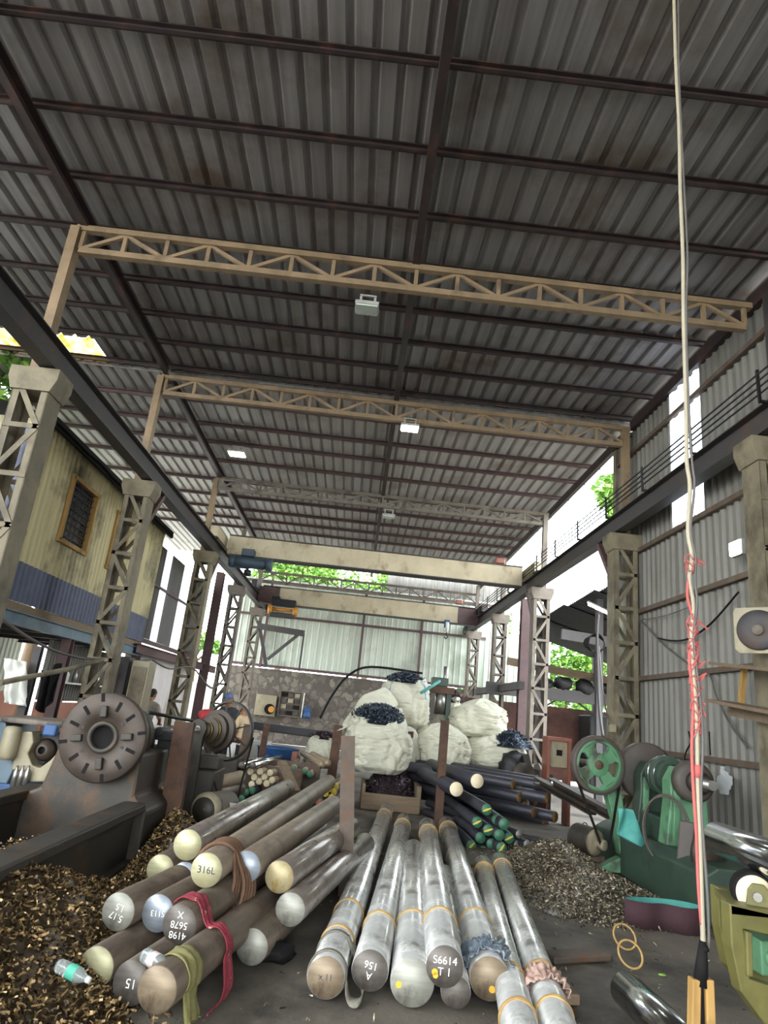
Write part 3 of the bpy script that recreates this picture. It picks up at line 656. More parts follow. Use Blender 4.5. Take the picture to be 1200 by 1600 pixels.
# ================================================================ TREES OUTSIDE
def tree(c, rad, h0, label, n=1800, seed=1, group='trees outside the hall'):
    c = Vector(c); R_ = random.Random(seed)
    t = thing('tree', (c.x, c.y, 0), label, 'tree', group)
    b = MB(); b.tube([(c.x, c.y, 0), (c.x+.1, c.y, c.z*.5), (c.x, c.y, c.z)], .18, 8, radii=[.22, .16, .07])
    for k in range(5):
        a = k*1.26; b.tube([(c.x, c.y, c.z*.7), c+Vector((math.cos(a)*rad[0]*.6, math.sin(a)*rad[1]*.6, rad[2]*.3*(k % 3-.6)))], .06, 5, radii=[.08, .02])
    b.build('trunk', 'bark', t)
    b = MB(); blobs = [(Vector((R_.uniform(-1, 1)*rad[0]*.6, R_.uniform(-1, 1)*rad[1]*.6, R_.uniform(-1, 1)*rad[2]*.6)), R_.uniform(.3, .55)) for _ in range(9)]
    for i in range(n):
        o_, s_ = R_.choice(blobs); d = Vector((R_.gauss(0, 1), R_.gauss(0, 1), R_.gauss(0, 1))).normalized()*s_*R_.uniform(.6, 1)
        p = c+o_+Vector((d.x*rad[0], d.y*rad[1], d.z*rad[2])); L = R_.uniform(.09, .17)
        a = Vector((R_.gauss(0, 1), R_.gauss(0, 1), R_.gauss(0, .5))).normalized()*L; s = a.cross(Vector((R_.gauss(0, 1), R_.gauss(0, 1), 1))).normalized()*L*.55
        v = [b.bm.verts.new(q_) for q_ in (p-a, p+s, p+a, p-s)]; b._face(v)
    b.build('foliage', 'leaf', t, recalc=False)
q = pt(948, 780, y=21); tree((q.x+.8, 21, q.z-.2), (1.3, 1, 1.2), 0, 'leafy tree beside the wall end, against the white sky', 1500, 1)
q = pt(775, 930, y=33); tree((q.x-.2, 33, q.z-1.2), (1.3, 1.3, 2.4), 0, 'green tree right of the farther crane girder end', 1800, 2)
q = pt(520, 910, y=36); tree((q.x-2.4, 36, q.z-.1), (3.6, 1.6, 2.4), 0, 'bright green tree in the gap above the back wall, left half', 6500, 3)
tree((q.x+2.2, 37, q.z-.1), (3.4, 1.6, 2.4), 0, 'green tree in the gap above the back wall, right half', 3600, 4)
q = pt(880, 1045, y=29); tree((q.x, 29, q.z-.3), (3.2, 1, 1.5), 0, 'sunlit bush behind the lean-to, above the platform beam', 4000, 5)
tree((5.4, 29.5, 2.4), (1.0, .8, 1.6), 0, 'green bush between the back sheeting and the purple post', 1500, 6)
q = pt(15, 590, y=12); tree((q.x-.6, 12.4, q.z), (1.2, .9, 1.3), 0, 'tree at the upper left behind the nearest left column', 1500, 7)
q = pt(333, 968, y=31); tree((q.x-.6, 31, q.z-.9), (1.8, .9, .9), 0, 'low green bush beyond the left opening', 1600, 8)
for k in range(4): tree((-9.4-.2*(k % 2), 13.5+3.1*k, 6.3), (.8, 1.8, 1.2), 0, 'tree behind the cabin roof, %s along the gap under the left roof edge' % ORD[k], 1500, 20+k)

# ================================================================ UNDER AND BESIDE THE CABIN
b = MB(); b.tube(sag(pt(0, 965, y=8.6), pt(150, 1030, y=11.2), .12)+sag(pt(150, 1030, y=11.2), pt(237, 1030, y=13), .05)[1:], .022, 6); o = b.build('cable', 'grey_cable'); tag(o, 'grey cable sagging below the cabin from the left edge', 'cable', 'slack cables on the left')
b = MB(); b.tube([pt(0, 1067, y=8.2), pt(60, 1055, y=9), pt(110, 1045, y=9.6), pt(160, 1030, y=10.6)], .035, 8); o = b.build('pipe', 'dirty_column'); tag(o, 'beige pipe sloping in front of the black clothes', 'pipe')
b = MB(); b.tube(catmull([pt(237, 1030, y=14), pt(265, 1045, y=15), pt(300, 1043, y=15.6), pt(330, 1075, y=16), pt(352, 1055, y=16.4), pt(365, 1010, y=17)], 5), .02, 6); o = b.build('cable', 'grey_cable'); tag(o, 'grey cable looping between the second and third left columns', 'cable', 'slack cables on the left')
def clothf(u, v):
    p = pt(64+30*u-8*v, 1046+58*v+10*math.sin(u*5), y=9.9); return p+Vector((0, .06*math.sin(u*14+v*3), 0))
b = MB(); b.grid(clothf, 16, 12); o = b.build('black_clothes', 'black_rubber'); o.modifiers.new('s', 'SOLIDIFY').thickness = .012; tag(o, 'black clothes hung on the sloping pipe under the cabin', 'clothes')
def clothg(u, v):
    p = pt(6+36*u, 1028+70*v+6*u, y=9.2); return p+Vector((0, .12*noise.noise(Vector((u*4, v*4, 5))), 0))
b = MB(); b.grid(clothg, 18, 18); o = b.build('white_sheet', 'white_paint'); o.modifiers.new('s', 'SOLIDIFY').thickness = .008; tag(o, 'white sheet hanging at the left edge under the cabin', 'sheet')
b = MB(); q_ = pt(50, 1105, y=9.4); b.ibeam((q_.x-.12, 9.4, 0), pt(62, 1010, y=9.4), .1, .1, up=(0, 1, 0)); o = b.build('thin_post', 'dark_steel'); tag(o, 'thin dark leaning post between the white sheet and the black clothes', 'post')
# stand with a pale gas cylinder like tank next to the second column
c = pt(219, 1070, y=11.9)
t = thing('locker', (c.x, 11.9, 0), 'tall pale green locker right of the second left column', 'locker')
b = MB(); b.box((c.x-.04, 12.05, 1.0), (.3, .4, 2.0)); b.build('body', 'cream_cast', t, bevel=.01)
b = MB(); b.box((c.x-.04, 11.84, 1.0), (.24, .02, 1.8)); b.build('door', 'dirty_column', t)
b = MB(); b.box((c.x-.36, 12.0, 1.02), (.22, .3, 2.04)); o = b.build('steel_plate', 'dark_steel'); tag(o, 'dark plate standing beside the pale locker', 'plate')
b = MB(); b.bar((-5.6, 13.2, 1.5), (-5.6, 16.0, 1.5), .3, .03); o = b.build('wall_shelf', 'white_paint'); tag(o, 'pale shelf with bottles under the cabin', 'shelf')
for k in range(6):
    b = MB(); y = 13.5+.4*k; b.rev([(0, 0), (.05, 0), (.05, .16), (.02, .2), (.02, .25), (0, .25)], (-5.58, y, 1.515), (0, 0, 1), 10); o = b.build('bottle', ['white_paint', 'dull_steel', 'cream_cast'][k % 3]); tag(o, 'small bottle on the pale shelf under the cabin, %s from the left' % ORD[k], 'bottle', 'bottles on the shelf under the cabin')
b = MB(); b.box((-5.75, 14.6, .56), (.1, 3.4, 1.12)); struct(b.build('wall_left', 'pink_wall', origin=(-5.75, 14, 0)))
b = MB(); b.corr((-5.8, 12.9, 1.15), (0, 0, 1.1), (0, 3.4, 0), (1, 0, 0), pitch=.12, flat=.4); struct(b.build('wall_left', 'wall_sheet', origin=(-5.8, 14, 1.1), recalc=False))

# ================================================================ BACK WALL FITTINGS
def onwall(px, py): return pt(px, py, y=BY-.12)
def panel_from(px0, py0, px1, py1, dep, y=None):
    a, c = pt(px0, py0, y=(y or BY)-dep), pt(px1, py1, y=(y or BY)-dep)
    return a, c
a, c = panel_from(401, 1084, 428, 1120, .3)
t = thing('junction_box', ((a.x+c.x)/2, BY-.15, c.z), 'cream electrical box with a black reel on the stone wall', 'electrical box')
b = MB(); b.box(((a.x+c.x)/2, BY-.14, (a.z+c.z)/2), (c.x-a.x, .28, a.z-c.z)); b.build('enclosure', 'cream_cast', t, bevel=.01)
b = MB(); r_ = .2; q = pt(421, 1108, y=BY-.32); b.cyl((q.x, BY-.38, q.z), (q.x, BY-.28, q.z), r_); b.build('cable_reel', 'black_rubber', t)
b = MB(); b.cyl((q.x+.08, BY-.42, q.z), (q.x+.08, BY-.38, q.z), r_*.6); b.build('reel_hub', 'orange_paint', t)
a, c = panel_from(439, 1079, 467, 1121, .25)
t = thing('switch_cabinet', ((a.x+c.x)/2, BY-.12, c.z), 'open electrical switch cabinet full of breakers on the stone wall', 'electrical box')
W_, H_ = c.x-a.x, a.z-c.z; cx, cz = (a.x+c.x)/2, (a.z+c.z)/2
b = MB(); b.box((cx, BY-.03, cz), (W_, .05, H_))
for s in (-1, 1): b.box((cx+s*W_/2, BY-.12, cz), (.03, .22, H_)); b.box((cx, BY-.12, cz+s*H_/2), (W_, .22, .03))
b.build('enclosure', 'grey_steel', t)
for r in range(4):
    for k in range(3):
        b = MB(); b.box((cx-W_*.3+k*W_*.3, BY-.12, cz+H_*.36-r*H_*.24), (W_*.24, .1, H_*.16)); b.build('breaker', ['black_rubber', 'dark_brown_wheel', 'cream_cast', 'cast_iron'][(r+k) % 4], t)
b = MB(); b.box((cx+W_/2+.1, BY-.3, cz), (.03, .35, H_)); b.build('door', 'white_paint', t)
q = onwall(480, 1112); b = MB(); b.rev([(0, 0), (.16, 0), (.18, .1), (.12, .3), (.05, .36), (.05, .5), (0, .5)], (q.x, BY-.3, q.z-.25), (0, 0, 1), 14); b.box((q.x, BY-.3, q.z+.1), (.3, .12, .1)); o = b.build('blue_valve', 'blue_paint'); tag(o, 'small blue valve housing on the stone wall right of the switch cabinet', 'valve')
b = MB(); b.tube(catmull([pt(500, 1122, y=BY-.4), pt(520, 1085, y=BY-.4), pt(545, 1055, y=BY-.4), pt(580, 1042, y=BY-.3), pt(660, 1052, y=BY-.3)], 6), .045, 8); o = b.build('exhaust_hose', 'black_rubber'); tag(o, 'dark hose curving up the stone wall to the sheeting', 'hose')
# jib bracket on the left of the back wall
t = thing('wall_jib', pt(410, 990, y=26.0), 'dark wall jib arm with a diagonal brace before the back sheeting', 'jib')
p0, p1, p2 = pt(403, 978, y=25.8), pt(475, 990, y=25.6), pt(418, 1030, y=25.8)
b = MB(); b.bar(p0, p1, .2, .22); b.build('arm', 'dark_steel', t)
b = MB(); b.bar(p2, p0.lerp(p1, .92), .1, .1); b.build('brace', 'dark_steel', t)
b = MB(); b.bar(p1, p1-Z*1.4, .06, .06); b.build('drop_rod', 'dark_steel', t)
b = MB(); b.bar(p0+Z*.2, p2-Z*.3, .12, .12); b.build('mast', 'dark_steel', t)

# ================================================================ STEEL BARS
mat('bar_brown', '#5e544a', '#786b5e', rough=.45, metal=.45, ns=3, stretch=(6, .7, 6), bump=.06, bs=30, c3='#463c34', s3=2.2)
mat('bar_brown_light', '#766a5c', '#8f8272', rough=.45, metal=.35, ns=3, stretch=(5, .7, 5), bump=.06, bs=30, c3='#5d5247', s3=2)
mat('bar_film', '#6a6159', '#8a8178', rough=.3, metal=.4, ns=2.5, stretch=(4, 2, 4), bump=.3, bs=9, bstretch=(1, 2, 1), coat=.8, c3='#4e463f', s3=2)
mat('bar_dark', '#33333a', '#45454c', rough=.5, metal=.4, ns=4, stretch=(5, .6, 5), c3='#4d3f35', s3=2, t3=(.55, .75))
mat('bar_wrapped', '#b0b0ad', '#d0d0cc', rough=.26, metal=.35, ns=2.2, stretch=(2.5, 3, 2.5), bump=.35, bs=6, bstretch=(.7, 3.2, .7), coat=1., c3='#7c7a74', s3=3, rv=.1)
mat('bar_pale', '#8a7862', '#a08d74', rough=.6, metal=.15, ns=4, stretch=(5, .8, 5))
mat('cut_cream', '#a39f7d', '#b6b28f', rough=.45, metal=.3, ns=3, stretch=(1, 1, 14), c3='#a9a27c', s3=4)
mat('cut_blue', '#868d96', '#9aa1a9', rough=.4, metal=.4, ns=3, stretch=(1, 1, 10))
mat('cut_grey', '#8a8a80', '#a09f94', rough=.5, metal=.35, ns=4, stretch=(1, 1, 8), c3='#6e6b62', s3=5)
mat('cut_dark', '#5b5550', '#6d6760', rough=.5, metal=.4, ns=5, stretch=(1, 1, 6), c3='#4a433d', s3=5)
mat('cut_brown', '#7d6e5a', '#93836c', rough=.5, metal=.35, ns=4, stretch=(1, 1, 6), c3='#665646', s3=6)
mat('cut_yellow', '#948764', '#ab9f7b', rough=.5, metal=.35, ns=7, c3='#8f763e', s3=9)
mat('cut_pale', '#d2c2a0', '#e0d2b2', rough=.6, ns=5)
mat('chalk', '#e4e4dc', rough=.9); mat('ink', '#2f3444', rough=.7); mat('yellow_dot', '#d8a020', '#e0ac30', rough=.6); mat('red_smear', '#7a3530', rough=.7)
mat('green_end', '#33604a', '#427257', rough=.55, ns=6, c3='#24553a', s3=8); mat('yellow_streak', '#c9b93e', rough=.6); mat('yellow_end', '#b8a23a', '#c8b24a', rough=.6, ns=5); mat('pink_end', '#b0685c', rough=.6)
mat('tie_band', '#9c7c48', '#b39257', rough=.6, ns=12)
mat('brown_end', '#5e4a34', '#7a5f3e', rough=.5, metal=.3, ns=6, c3='#8f6a34', s3=12, t3=(.5, .6))

def steel_bar(front, yaw, L, r, body, face, label, group, text=None, tmat='chalk', ts=.5, trot=0., n=40, pitch=0., dots=(), rings=(), streak=None, name='steel_bar', rag=True):
    b = MB(); k = .006
    b.rev([(0, .001), (r-k, .001), (r, k), (r, L-k), (r-k, L), (0, L)], (0, 0, 0), (0, 1, 0), n)
    o = b.build(name, body, local=True); o.location = front; o.rotation_euler = (pitch, 0, -math.radians(yaw)); tag(o, label, 'steel bar', group)
    if face:
        b = MB(); b.rev([(0, -.002), (r*.965, -.002), (r*.97, .0005), (0, .0005)], (0, 0, 0), (0, 1, 0), n); fa = b.build('cut_face', face, o, local=True)
        for (dx, dz, rr) in dots:
            b = MB(); b.cyl((dx*r, -.0035, dz*r), (dx*r, -.0022, dz*r), rr*r, n=14); b.build('paint_dot', 'yellow_dot', fa, local=True, label='yellow paint dot')
        if streak is not None:
            b = MB(); a = streak; u_ = Vector((math.cos(a), 0, math.sin(a))); w_ = Vector((-math.sin(a), 0, math.cos(a)))
            b.prism([(-.85, -.1), (-.2, -.2), (.8, -.12), (.85, .06), (.1, .16), (-.8, .1)], Vector((0, -.0032, 0)), u_*r, w_*r, (0, .001, 0)); b.build('paint_streak', 'yellow_streak', fa, local=True, label='yellow paint streak')
        if text:
            me = text_mesh(text, ts*r); c_, s_ = math.cos(trot), math.sin(trot)
            for v in me.vertices: x, y, z = v.co; v.co = Vector((x*c_-y*s_, -.0035-z, x*s_+y*c_))
            me.materials.clear(); me.materials.append(MATS[tmat]); tx = bpy.data.objects.new('chalk_mark' if tmat == 'chalk' else 'ink_mark', me); COL.objects.link(tx); tx.parent = fa
    for y in rings:
        b = MB()
        for q in range(3): b.tube([Vector((math.cos(a*2*pi/28)*(r+.004), y+.012*q+.006*math.sin(a*.9+q), math.sin(a*2*pi/28)*(r+.004))) for a in range(28)], .006, 5, closed=True)
        b.build('tie_band', 'tie_band', o, local=True, label='tan tie wound round the bar')
    return o
G = 'bare round bars in the left stack'
LB = [
 # front, yaw, length, body, face, label, text, text material, size
 ((-1.044, 5.188, .535), 5, 3.9, 'bar_film', 'cut_cream', 'film-wrapped bar with a plain cream end, highest of the left stack by the leaning post', None, None, 0, 0),
 ((-.80, 4.692, .50), 5.5, 6.0, 'bar_brown_light', 'cut_cream', 'long bar whose cream end reads 316L, under a rope sling', '316L', 'ink', .58, 0),
 ((-1.254, 5.413, .312), 6, 4.0, 'bar_brown', 'cut_cream', 'bar with a plain cream end left of the bluish end, below the film-wrapped bar', None, None, 0, 0),
 ((-1.03, 5.2, .325), 8, 4.0, 'bar_brown', 'cut_blue', 'bar with a bluish end half hidden directly behind the 316L bar', None, None, 0, 0),
 ((-.595, 5.02, .47), 8.3, 3.5, 'bar_brown_light', 'cut_blue', 'bar with a bluish end right of the 316L bar, under the brown sling', None, None, 0, 0),
 ((-.363, 5.029, .429), 12, 2.3, 'bar_film', 'cut_yellow', 'film-wrapped bar with a crackled yellow end, at the right of the left stack', None, None, 0, 0),
 ((-.258, 4.942, .265), 12, 2.6, 'bar_film', 'cut_grey', 'bar with a smooth grey end just below the crackled yellow end', None, None, 0, 0),
 ((-.70, 5.3, .125), 11, 3.0, 'bar_brown', 'cut_grey', 'bar with a chalk-marked pale grey end below the hanging sling', 'NS', 'chalk', .6, pi),
 ((-1.22, 4.42, .30), 11, 3.5, 'bar_brown', 'cut_grey', 'bar with a chalk-marked grey end at the left edge of the left stack', '5.17\nL5', 'chalk', .5, 2.9),
 ((-1.007, 4.484, .295), 10.5, 3.5, 'bar_brown', 'cut_blue', 'bar with a bluish chalk-marked end left of the dark numbered bar', 'S113', 'chalk', .45, 3.2),
 ((-.836, 4.306, .299), 10.5, 3.5, 'bar_brown', 'cut_dark', 'bar with a dark end covered in chalk numbers, a red cloth over it', '4198\n5678\nX', 'chalk', .5, pi),
 ((-1.44, 4.93, .111), 11, 3.3, 'bar_brown', 'cut_cream', 'bar with a cream end mostly hidden at the lowest left of the stack', None, None, 0, 0),
 ((-1.20, 4.13, .113), 11.5, 3.3, 'bar_brown', 'cut_cream', 'bar on the floor with a plain cream end beside the green-label bottle', None, None, 0, 0),
 ((-.965, 3.98, .113), 11.5, 3.3, 'bar_brown', 'cut_dark', 'bar on the floor with a dark end chalked 15, between two plain ends', '15', 'chalk', .6, pi),
 ((-.775, 3.72, .19), 11.5, 3.3, 'bar_brown', 'cut_dark', 'foremost bar of the left stack with a plain brown-grey end beside the yellow cloth', None, None, 0, 0),
 ((-.447, 4.667, .116), 11.5, 3.3, 'bar_brown', 'cut_grey', 'bar on the floor with a plain grey end right of the red cloth', None, None, 0, 0)]
LEFT = []
for fr, yw, L, bo, fa, lab, tx, tm, ts, tr in LB:
    LEFT.append(steel_bar(fr, yw, L, .1025, bo, fa, lab, G, text=tx, tmat=tm or 'chalk', ts=ts, trot=tr))
LEFT[14].children[0].data.materials[0] = MATS['cut_brown']
for k, (x_, y_) in enumerate(((-.95, 5.0), (-.55, 7.2))):
    b = MB(); b.box((x_, y_+.3, .02), (1.3, .1, .04), rz=-.19); o = b.build('timber_skid', 'wood_old'); tag(o, 'timber skid under the left stack of bars, %s' % ('nearer' if k == 0 else 'farther'), 'timber', 'skids under the bars')

G = 'film-wrapped bars lying in a row'
def row_bar(fx, fz, bx, r, label, L=None, **kw):
    a = pt(*fx, z=fz); c = pt(*bx, z=fz); d = c-a
    if L: d = d.normalized()*L
    return steel_bar(a, math.degrees(math.atan2(d.x, d.y)), d.length, r, 'bar_wrapped', kw.pop('face', 'cut_brown'), label, G, name='wrapped_bar', **kw)
row_bar((509, 1527), .112, (604, 1266), .107, 'silvery film-wrapped bar with a brown-grey end, leftmost of the wrapped row, a strap round it', rings=(.55, 1.2, 6.3), text='x 11', tmat='ink', ts=.42)
row_bar((578, 1516), .15, (631, 1283), .107, 'silvery wrapped bar with a dark end chalked A 156, second of the wrapped row', face='cut_dark', rings=(.75, 5.2), text='A\n156', ts=.5, trot=pi-.15)
row_bar((644, 1535), .13, (646, 1330), .124, 'thick wrapped bar with a grey end and one yellow dot, lowest of the row', face='cut_grey', rings=(.95,), dots=((-.6, -.15, .14),))
C4 = row_bar((695, 1510), .23, (669, 1302), .108, 'wrapped bar with a white-lettered dark red end, middle of the wrapped row', L=5.0, face='cut_dark', rings=(.75, 4.4), text='S6614\nT 1', ts=.52, dots=((-.5, -.3, .16), (-.45, -.45, .14)))
row_bar((765, 1529), .14, (698, 1289), .117, 'wrapped bar with a brown end and a yellow dot, blue film bunched behind its end', rings=(1.0, 5.3), dots=((.15, -.45, .16),))
row_bar((712, 1550), .1, (690, 1345), .085, 'wrapped bar mostly hidden below the bar with the blue film', L=3.0, face='cut_dark')
a_, c_ = pt(802, 1560, z=.1), pt(754, 1352, z=.1); d_ = (c_-a_).normalized()
steel_bar(a_-d_*.75, math.degrees(math.atan2(d_.x, d_.y)), 4.4, .095, 'bar_wrapped', 'cut_grey', 'thin wrapped bar, second from the right of the row, its front cut off', G, rings=(.45, 1.0, 4.0), name='wrapped_bar')
a_, c_ = pt(858, 1568, z=.1), pt(781, 1347, z=.1); d_ = (c_-a_).normalized()
steel_bar(a_-d_*.75, math.degrees(math.atan2(d_.x, d_.y)), 4.7, .098, 'bar_wrapped', 'cut_grey', 'thin wrapped bar, rightmost of the row, its front cut off', G, rings=(.55, 1.1, 4.3), name='wrapped_bar')
b = MB(); b.box((.75, 5.3, .012), (1.5, .08, .024), rz=-.1); o = b.build('timber_skid', 'wood_old'); tag(o, 'timber skid under the front of the wrapped bars', 'timber', 'skids under the bars')
b = MB(); b.box((1.2, 8.4, .012), (1.6, .08, .024), rz=-.1); o = b.build('timber_skid', 'wood_old'); tag(o, 'timber skid under the back of the wrapped bars', 'timber', 'skids under the bars')

# ---- heap right of the rusty posts
def px6(x, y): return 560+x/3.529, 1020+y/3.529
G = 'dark bars with green ends'
greens = [((708, 865), 'topmost'), ((655, 935), 'left one in the second row'), ((763, 920), 'upper right one'), ((803, 945), 'rightmost of the upper rows'),
          ((716, 978), 'middle one in the third row'), ((673, 1020), 'left one in the middle row'), ((778, 1005), 'middle right one'), ((830, 1022), 'rightmost in the middle row'),
          ((735, 1055), 'centre of the lower rows'), ((790, 1077), 'right one in the lowest row'), ((622, 1065), 'leftmost, low beside the wrapped bars'), ((687, 1097), 'left one in the lowest row')]
for k, (q, w_) in enumerate(greens):
    p = pt(*px6(*q), y=9.4+.12*((k*7) % 3))
    steel_bar(p, -2.5+.8*((k*5) % 4), 3.6, .072, 'bar_dark', 'green_end', 'dark bar with a green end, %s of the green heap' % w_, G, streak=[.4, .5, None, None, .35, None, None, .5, None, 1.0, .8, .3][k] if k not in (2, 6) else None, n=20)
G = 'small grey-ended bars'
for k, (q, w_) in enumerate((((886, 1000), 'highest'), ((875, 1060), 'leftmost'), ((930, 1055), 'in the middle'), ((908, 1105), 'lowest'), ((963, 1100), 'second from the right'), ((1015, 1065), 'rightmost, largest'))):
    p = pt(*px6(*q), y=9.7+.1*(k % 2))
    steel_bar(p, -22 if k < 5 else -32, 2.6, .056, 'bar_dark', 'cut_grey', 'small bar with a rough grey end right of the green ends, %s' % w_, G, n=18)
G = 'dark bars with brown ends'
browns = [((855, 725), 'upper left'), ((985, 708), 'uppermost'), ((895, 750), 'small one, upper left'), ((890, 795), 'longest, at the left'), ((1003, 765), 'below the uppermost'), ((1050, 735), 'upper right'), ((1045, 800), 'right, below the upper right'),
          ((975, 810), 'in the centre'), ((925, 838), 'left of centre, low'), ((968, 878), 'low, in the middle'), ((1025, 918), 'second lowest, right'), ((1085, 905), 'lowest right')]
for k, (q, w_) in enumerate(browns):
    p = pt(*px6(*q), y=10.9+.25*((k*5) % 3)-.25*(q[0] > 1000))
    steel_bar(p, -46+2*((k*3) % 5), 2.6, .083 if k != 2 else .06, 'bar_dark', 'brown_end', 'dark bar with a sawn brown end, %s of the brown heap' % w_, G, n=20)
G = 'dark bars with bright ends'
for k, (q, bq, w_) in enumerate((((655, 707), (400, 610), 'upper'), ((540, 752), (345, 650), 'lower'))):
    a_ = pt(*px6(*q), y=9.9); c_ = pt(*px6(*bq), z=a_.z+.02); d_ = c_-a_
    steel_bar(a_, math.degrees(math.atan2(d_.x, d_.y)), min(4.2, d_.length), .098, 'bar_dark', 'cut_pale', 'dark bar with a bright cream end behind the rusty leaning post, %s of the two' % w_, G, n=28)
# ---- bundles at the middle left
def px5(x, y): return 340+x/4, 1020+y/4
G = 'thin pale bars'
for k, (q, w_) in enumerate((((228, 778), 'upper left'), ((258, 803), 'lower, second from the left'), ((212, 822), 'lowest left'), ((292, 775), 'in the centre'), ((265, 742), 'top left'), ((327, 750), 'top right'), ((340, 795), 'right'), ((305, 817), 'lowest right'), ((205, 742), 'topmost at the left'))):
    p = pt(*px5(*q), y=10.7)
    steel_bar(p, 14, 2.0, .05, 'bar_pale', 'cut_pale', 'thin pale bar with a cream end, %s of the pale bundle' % w_, G, n=16)
for k, (q, bq) in enumerate((((150, 703), (330, 650)), ((218, 703), (405, 655)))):
    a_ = pt(*px5(*q), y=10.4); c_ = pt(*px5(*bq), z=a_.z); d_ = c_-a_
    steel_bar(a_, math.degrees(math.atan2(d_.x, d_.y)), min(3.2, d_.length), .052, 'bright_steel', 'cut_dark', 'thin bright silver bar above the pale bundle, %s of the two' % ('left' if k == 0 else 'right'), 'thin bright bars', n=18)
for k, (q, w_) in enumerate((((175, 872), 'left'), ((215, 860), 'right'), ((150, 912), 'lowest'))):
    p = pt(*px5(*q), y=10.6); steel_bar(p, 12, 2.5, .056, 'bar_dark', 'green_end', 'bar with a dark green end under the pale bundle, %s of the three' % w_, 'green-ended bars under the pale bundle', n=16)
for k, (q, w_) in enumerate((((475, 727), 'leftmost'), ((500, 755), 'second from the left, low'), ((541, 743), 'third from the left'), ((575, 760), 'rightmost'))):
    p = pt(*px5(*q), y=11.2); steel_bar(p, -3+2*k, 2.6, .05, 'bar_pale', 'green_end', 'tan bar with a green end behind the long bars, %s' % w_, 'tan bars with green ends', n=16)
for k, (q, w_) in enumerate((((655, 700), 'left'), ((690, 690), 'right'))):
    p = pt(*px5(*q), y=11.4); steel_bar(p, -12, 2.4, .055, 'bar_pale', 'cut_brown', 'plain tan bar beside the green-ended bundle, %s of the two' % w_, 'plain tan bars', n=16)
for k, (q, w_) in enumerate((((738, 830), 'uppermost'), ((728, 868), 'right, below the uppermost'), ((712, 902), 'lowest'), ((698, 852), 'left of the uppermost'), ((676, 882), 'leftmost'))):
    p = pt(*px5(*q), y=10.8); steel_bar(p, 4, 1.8, .048, 'bar_brown', 'yellow_end', 'small bar with a yellow end below the long bar, %s' % w_, 'yellow-ended bars', n=16)
p = pt(*px5(632, 932), y=10.6); steel_bar(p, 4, 1.8, .05, 'bar_brown', 'pink_end', 'small bar with a pinkish end between the long bars', 'yellow-ended bars', n=16)
for k, (q, bq, w_) in enumerate((((0, 815), (140, 775), 'upper'), ((0, 880), (140, 850), 'lower'))):
    a_, c_ = pt(*px5(*q), y=9.3), pt(*px5(*bq), y=9.9)
    b = MB(); a2 = a_-(c_-a_)*.6; b.cyl(a2, c_, .085); o = b.build('old_bar', 'bar_pale' if k == 0 else 'bar_brown'); tag(o, 'old grey-brown bar behind the round motor, %s of the two' % w_, 'steel bar', 'old bars behind the motor')

# ================================================================ RUSTY POSTS
def stake(p0, p1, w, d, label, m='rust', shape='channel', y0=None):
    b = MB()
    if shape == 'channel': b.channel(p0, p1, d, w, .012, up=(1, 0, 0))
    else: b.bar(p0, p1, d, w, up=(1, 0, 0))
    o = b.build('rack_post', m); return tag(o, label, 'post', 'rusty rack posts')
a_ = pt(254, 1338, z=.02); c_ = pt(288, 1128, y=a_.y+.1); stake(a_, c_, .2, .1, 'thick rusty post leaning right between the lathe and the left stack of bars')
b = MB(); q = pt(238, 1236, y=a_.y+.15); b.bar(q-Vector((.12, 0, .01)), q+Vector((.18, .05, .03)), .07, .07); o = b.build('wood_block', 'wood_yellow'); tag(o, 'short yellowish timber end sticking out beside the thick rusty post', 'timber')
a_ = pt(540, 1400, z=.0); c_ = pt(544, 1150, y=a_.y); stake(a_, c_, .13, .1, 'tall grey rusty post between the left stack and the wrapped bars', 'rust_grey')
a_ = pt(681, 1296, z=.0); a_.x += .03; c_ = pt(696, 1126, y=a_.y-.1); stake(a_, c_, .12, .1, 'narrow rusty post leaning right in front of the bags', 'rust')
a_ = pt(636, 1262, z=0); c_ = pt(642, 1143, y=a_.y); stake(a_, c_, .1, .09, 'rusty post at the right of the swarf bin, taller of a pair', 'rust')
a_ = pt(648, 1262, z=0); c_ = pt(650, 1183, y=a_.y); stake(a_, c_, .1, .09, 'short rusty post at the right of the swarf bin', 'rust')
a_ = pt(526, 1225, z=.0); c_ = pt(529, 1133, y=12.4); a_ = Vector((c_.x-.03, 12.4, 0)); stake(a_, c_, .16, .12, 'brown post against the left side of the big front bag', 'rust')
c_ = pt(389, 1132, y=11.2); stake((c_.x-.05, 11.2, 0), c_, .15, .1, 'dark post right of the gray-haired person', 'rust_grey')
c_ = pt(417, 1131, y=12.0); stake((c_.x-.03, 12.0, 0), c_, .1, .08, 'thin rusty post right of the dark post, before the blue bin', 'rust')
a_, c_ = pt(440, 1190, y=10.0), pt(462, 1238, y=9.6); b = MB(); b.bar(a_, c_, .12, .06); o = b.build('wood_wedge', 'wood_old'); tag(o, 'short slanting timber wedge against the pale bundle', 'timber')
# rails carrying the bundles
b = MB(); b.bar(pt(352, 1128, y=15), pt(535, 1152, y=15), .16, .16); o = b.build('rail_pipe', 'dark_steel'); tag(o, 'dark horizontal pipe behind the posts, upper of two', 'pipe', 'dark pipes before the stone wall')
b = MB(); b.bar(pt(395, 1133, y=14.6), pt(500, 1147, y=14.6), .14, .14); o = b.build('rail_pipe', 'black_iron'); tag(o, 'dark horizontal pipe behind the posts, lower of two', 'pipe', 'dark pipes before the stone wall')
b = MB(); b.box((-.95, 11.6, .33), (1.1, .14, .66)); b.box((-1.1, 10.95, .3), (.9, .14, .6)); o = b.build('rack_sleeper', 'rust_grey'); tag(o, 'rust grey sleeper carrying the small bar bundles', 'sleeper')

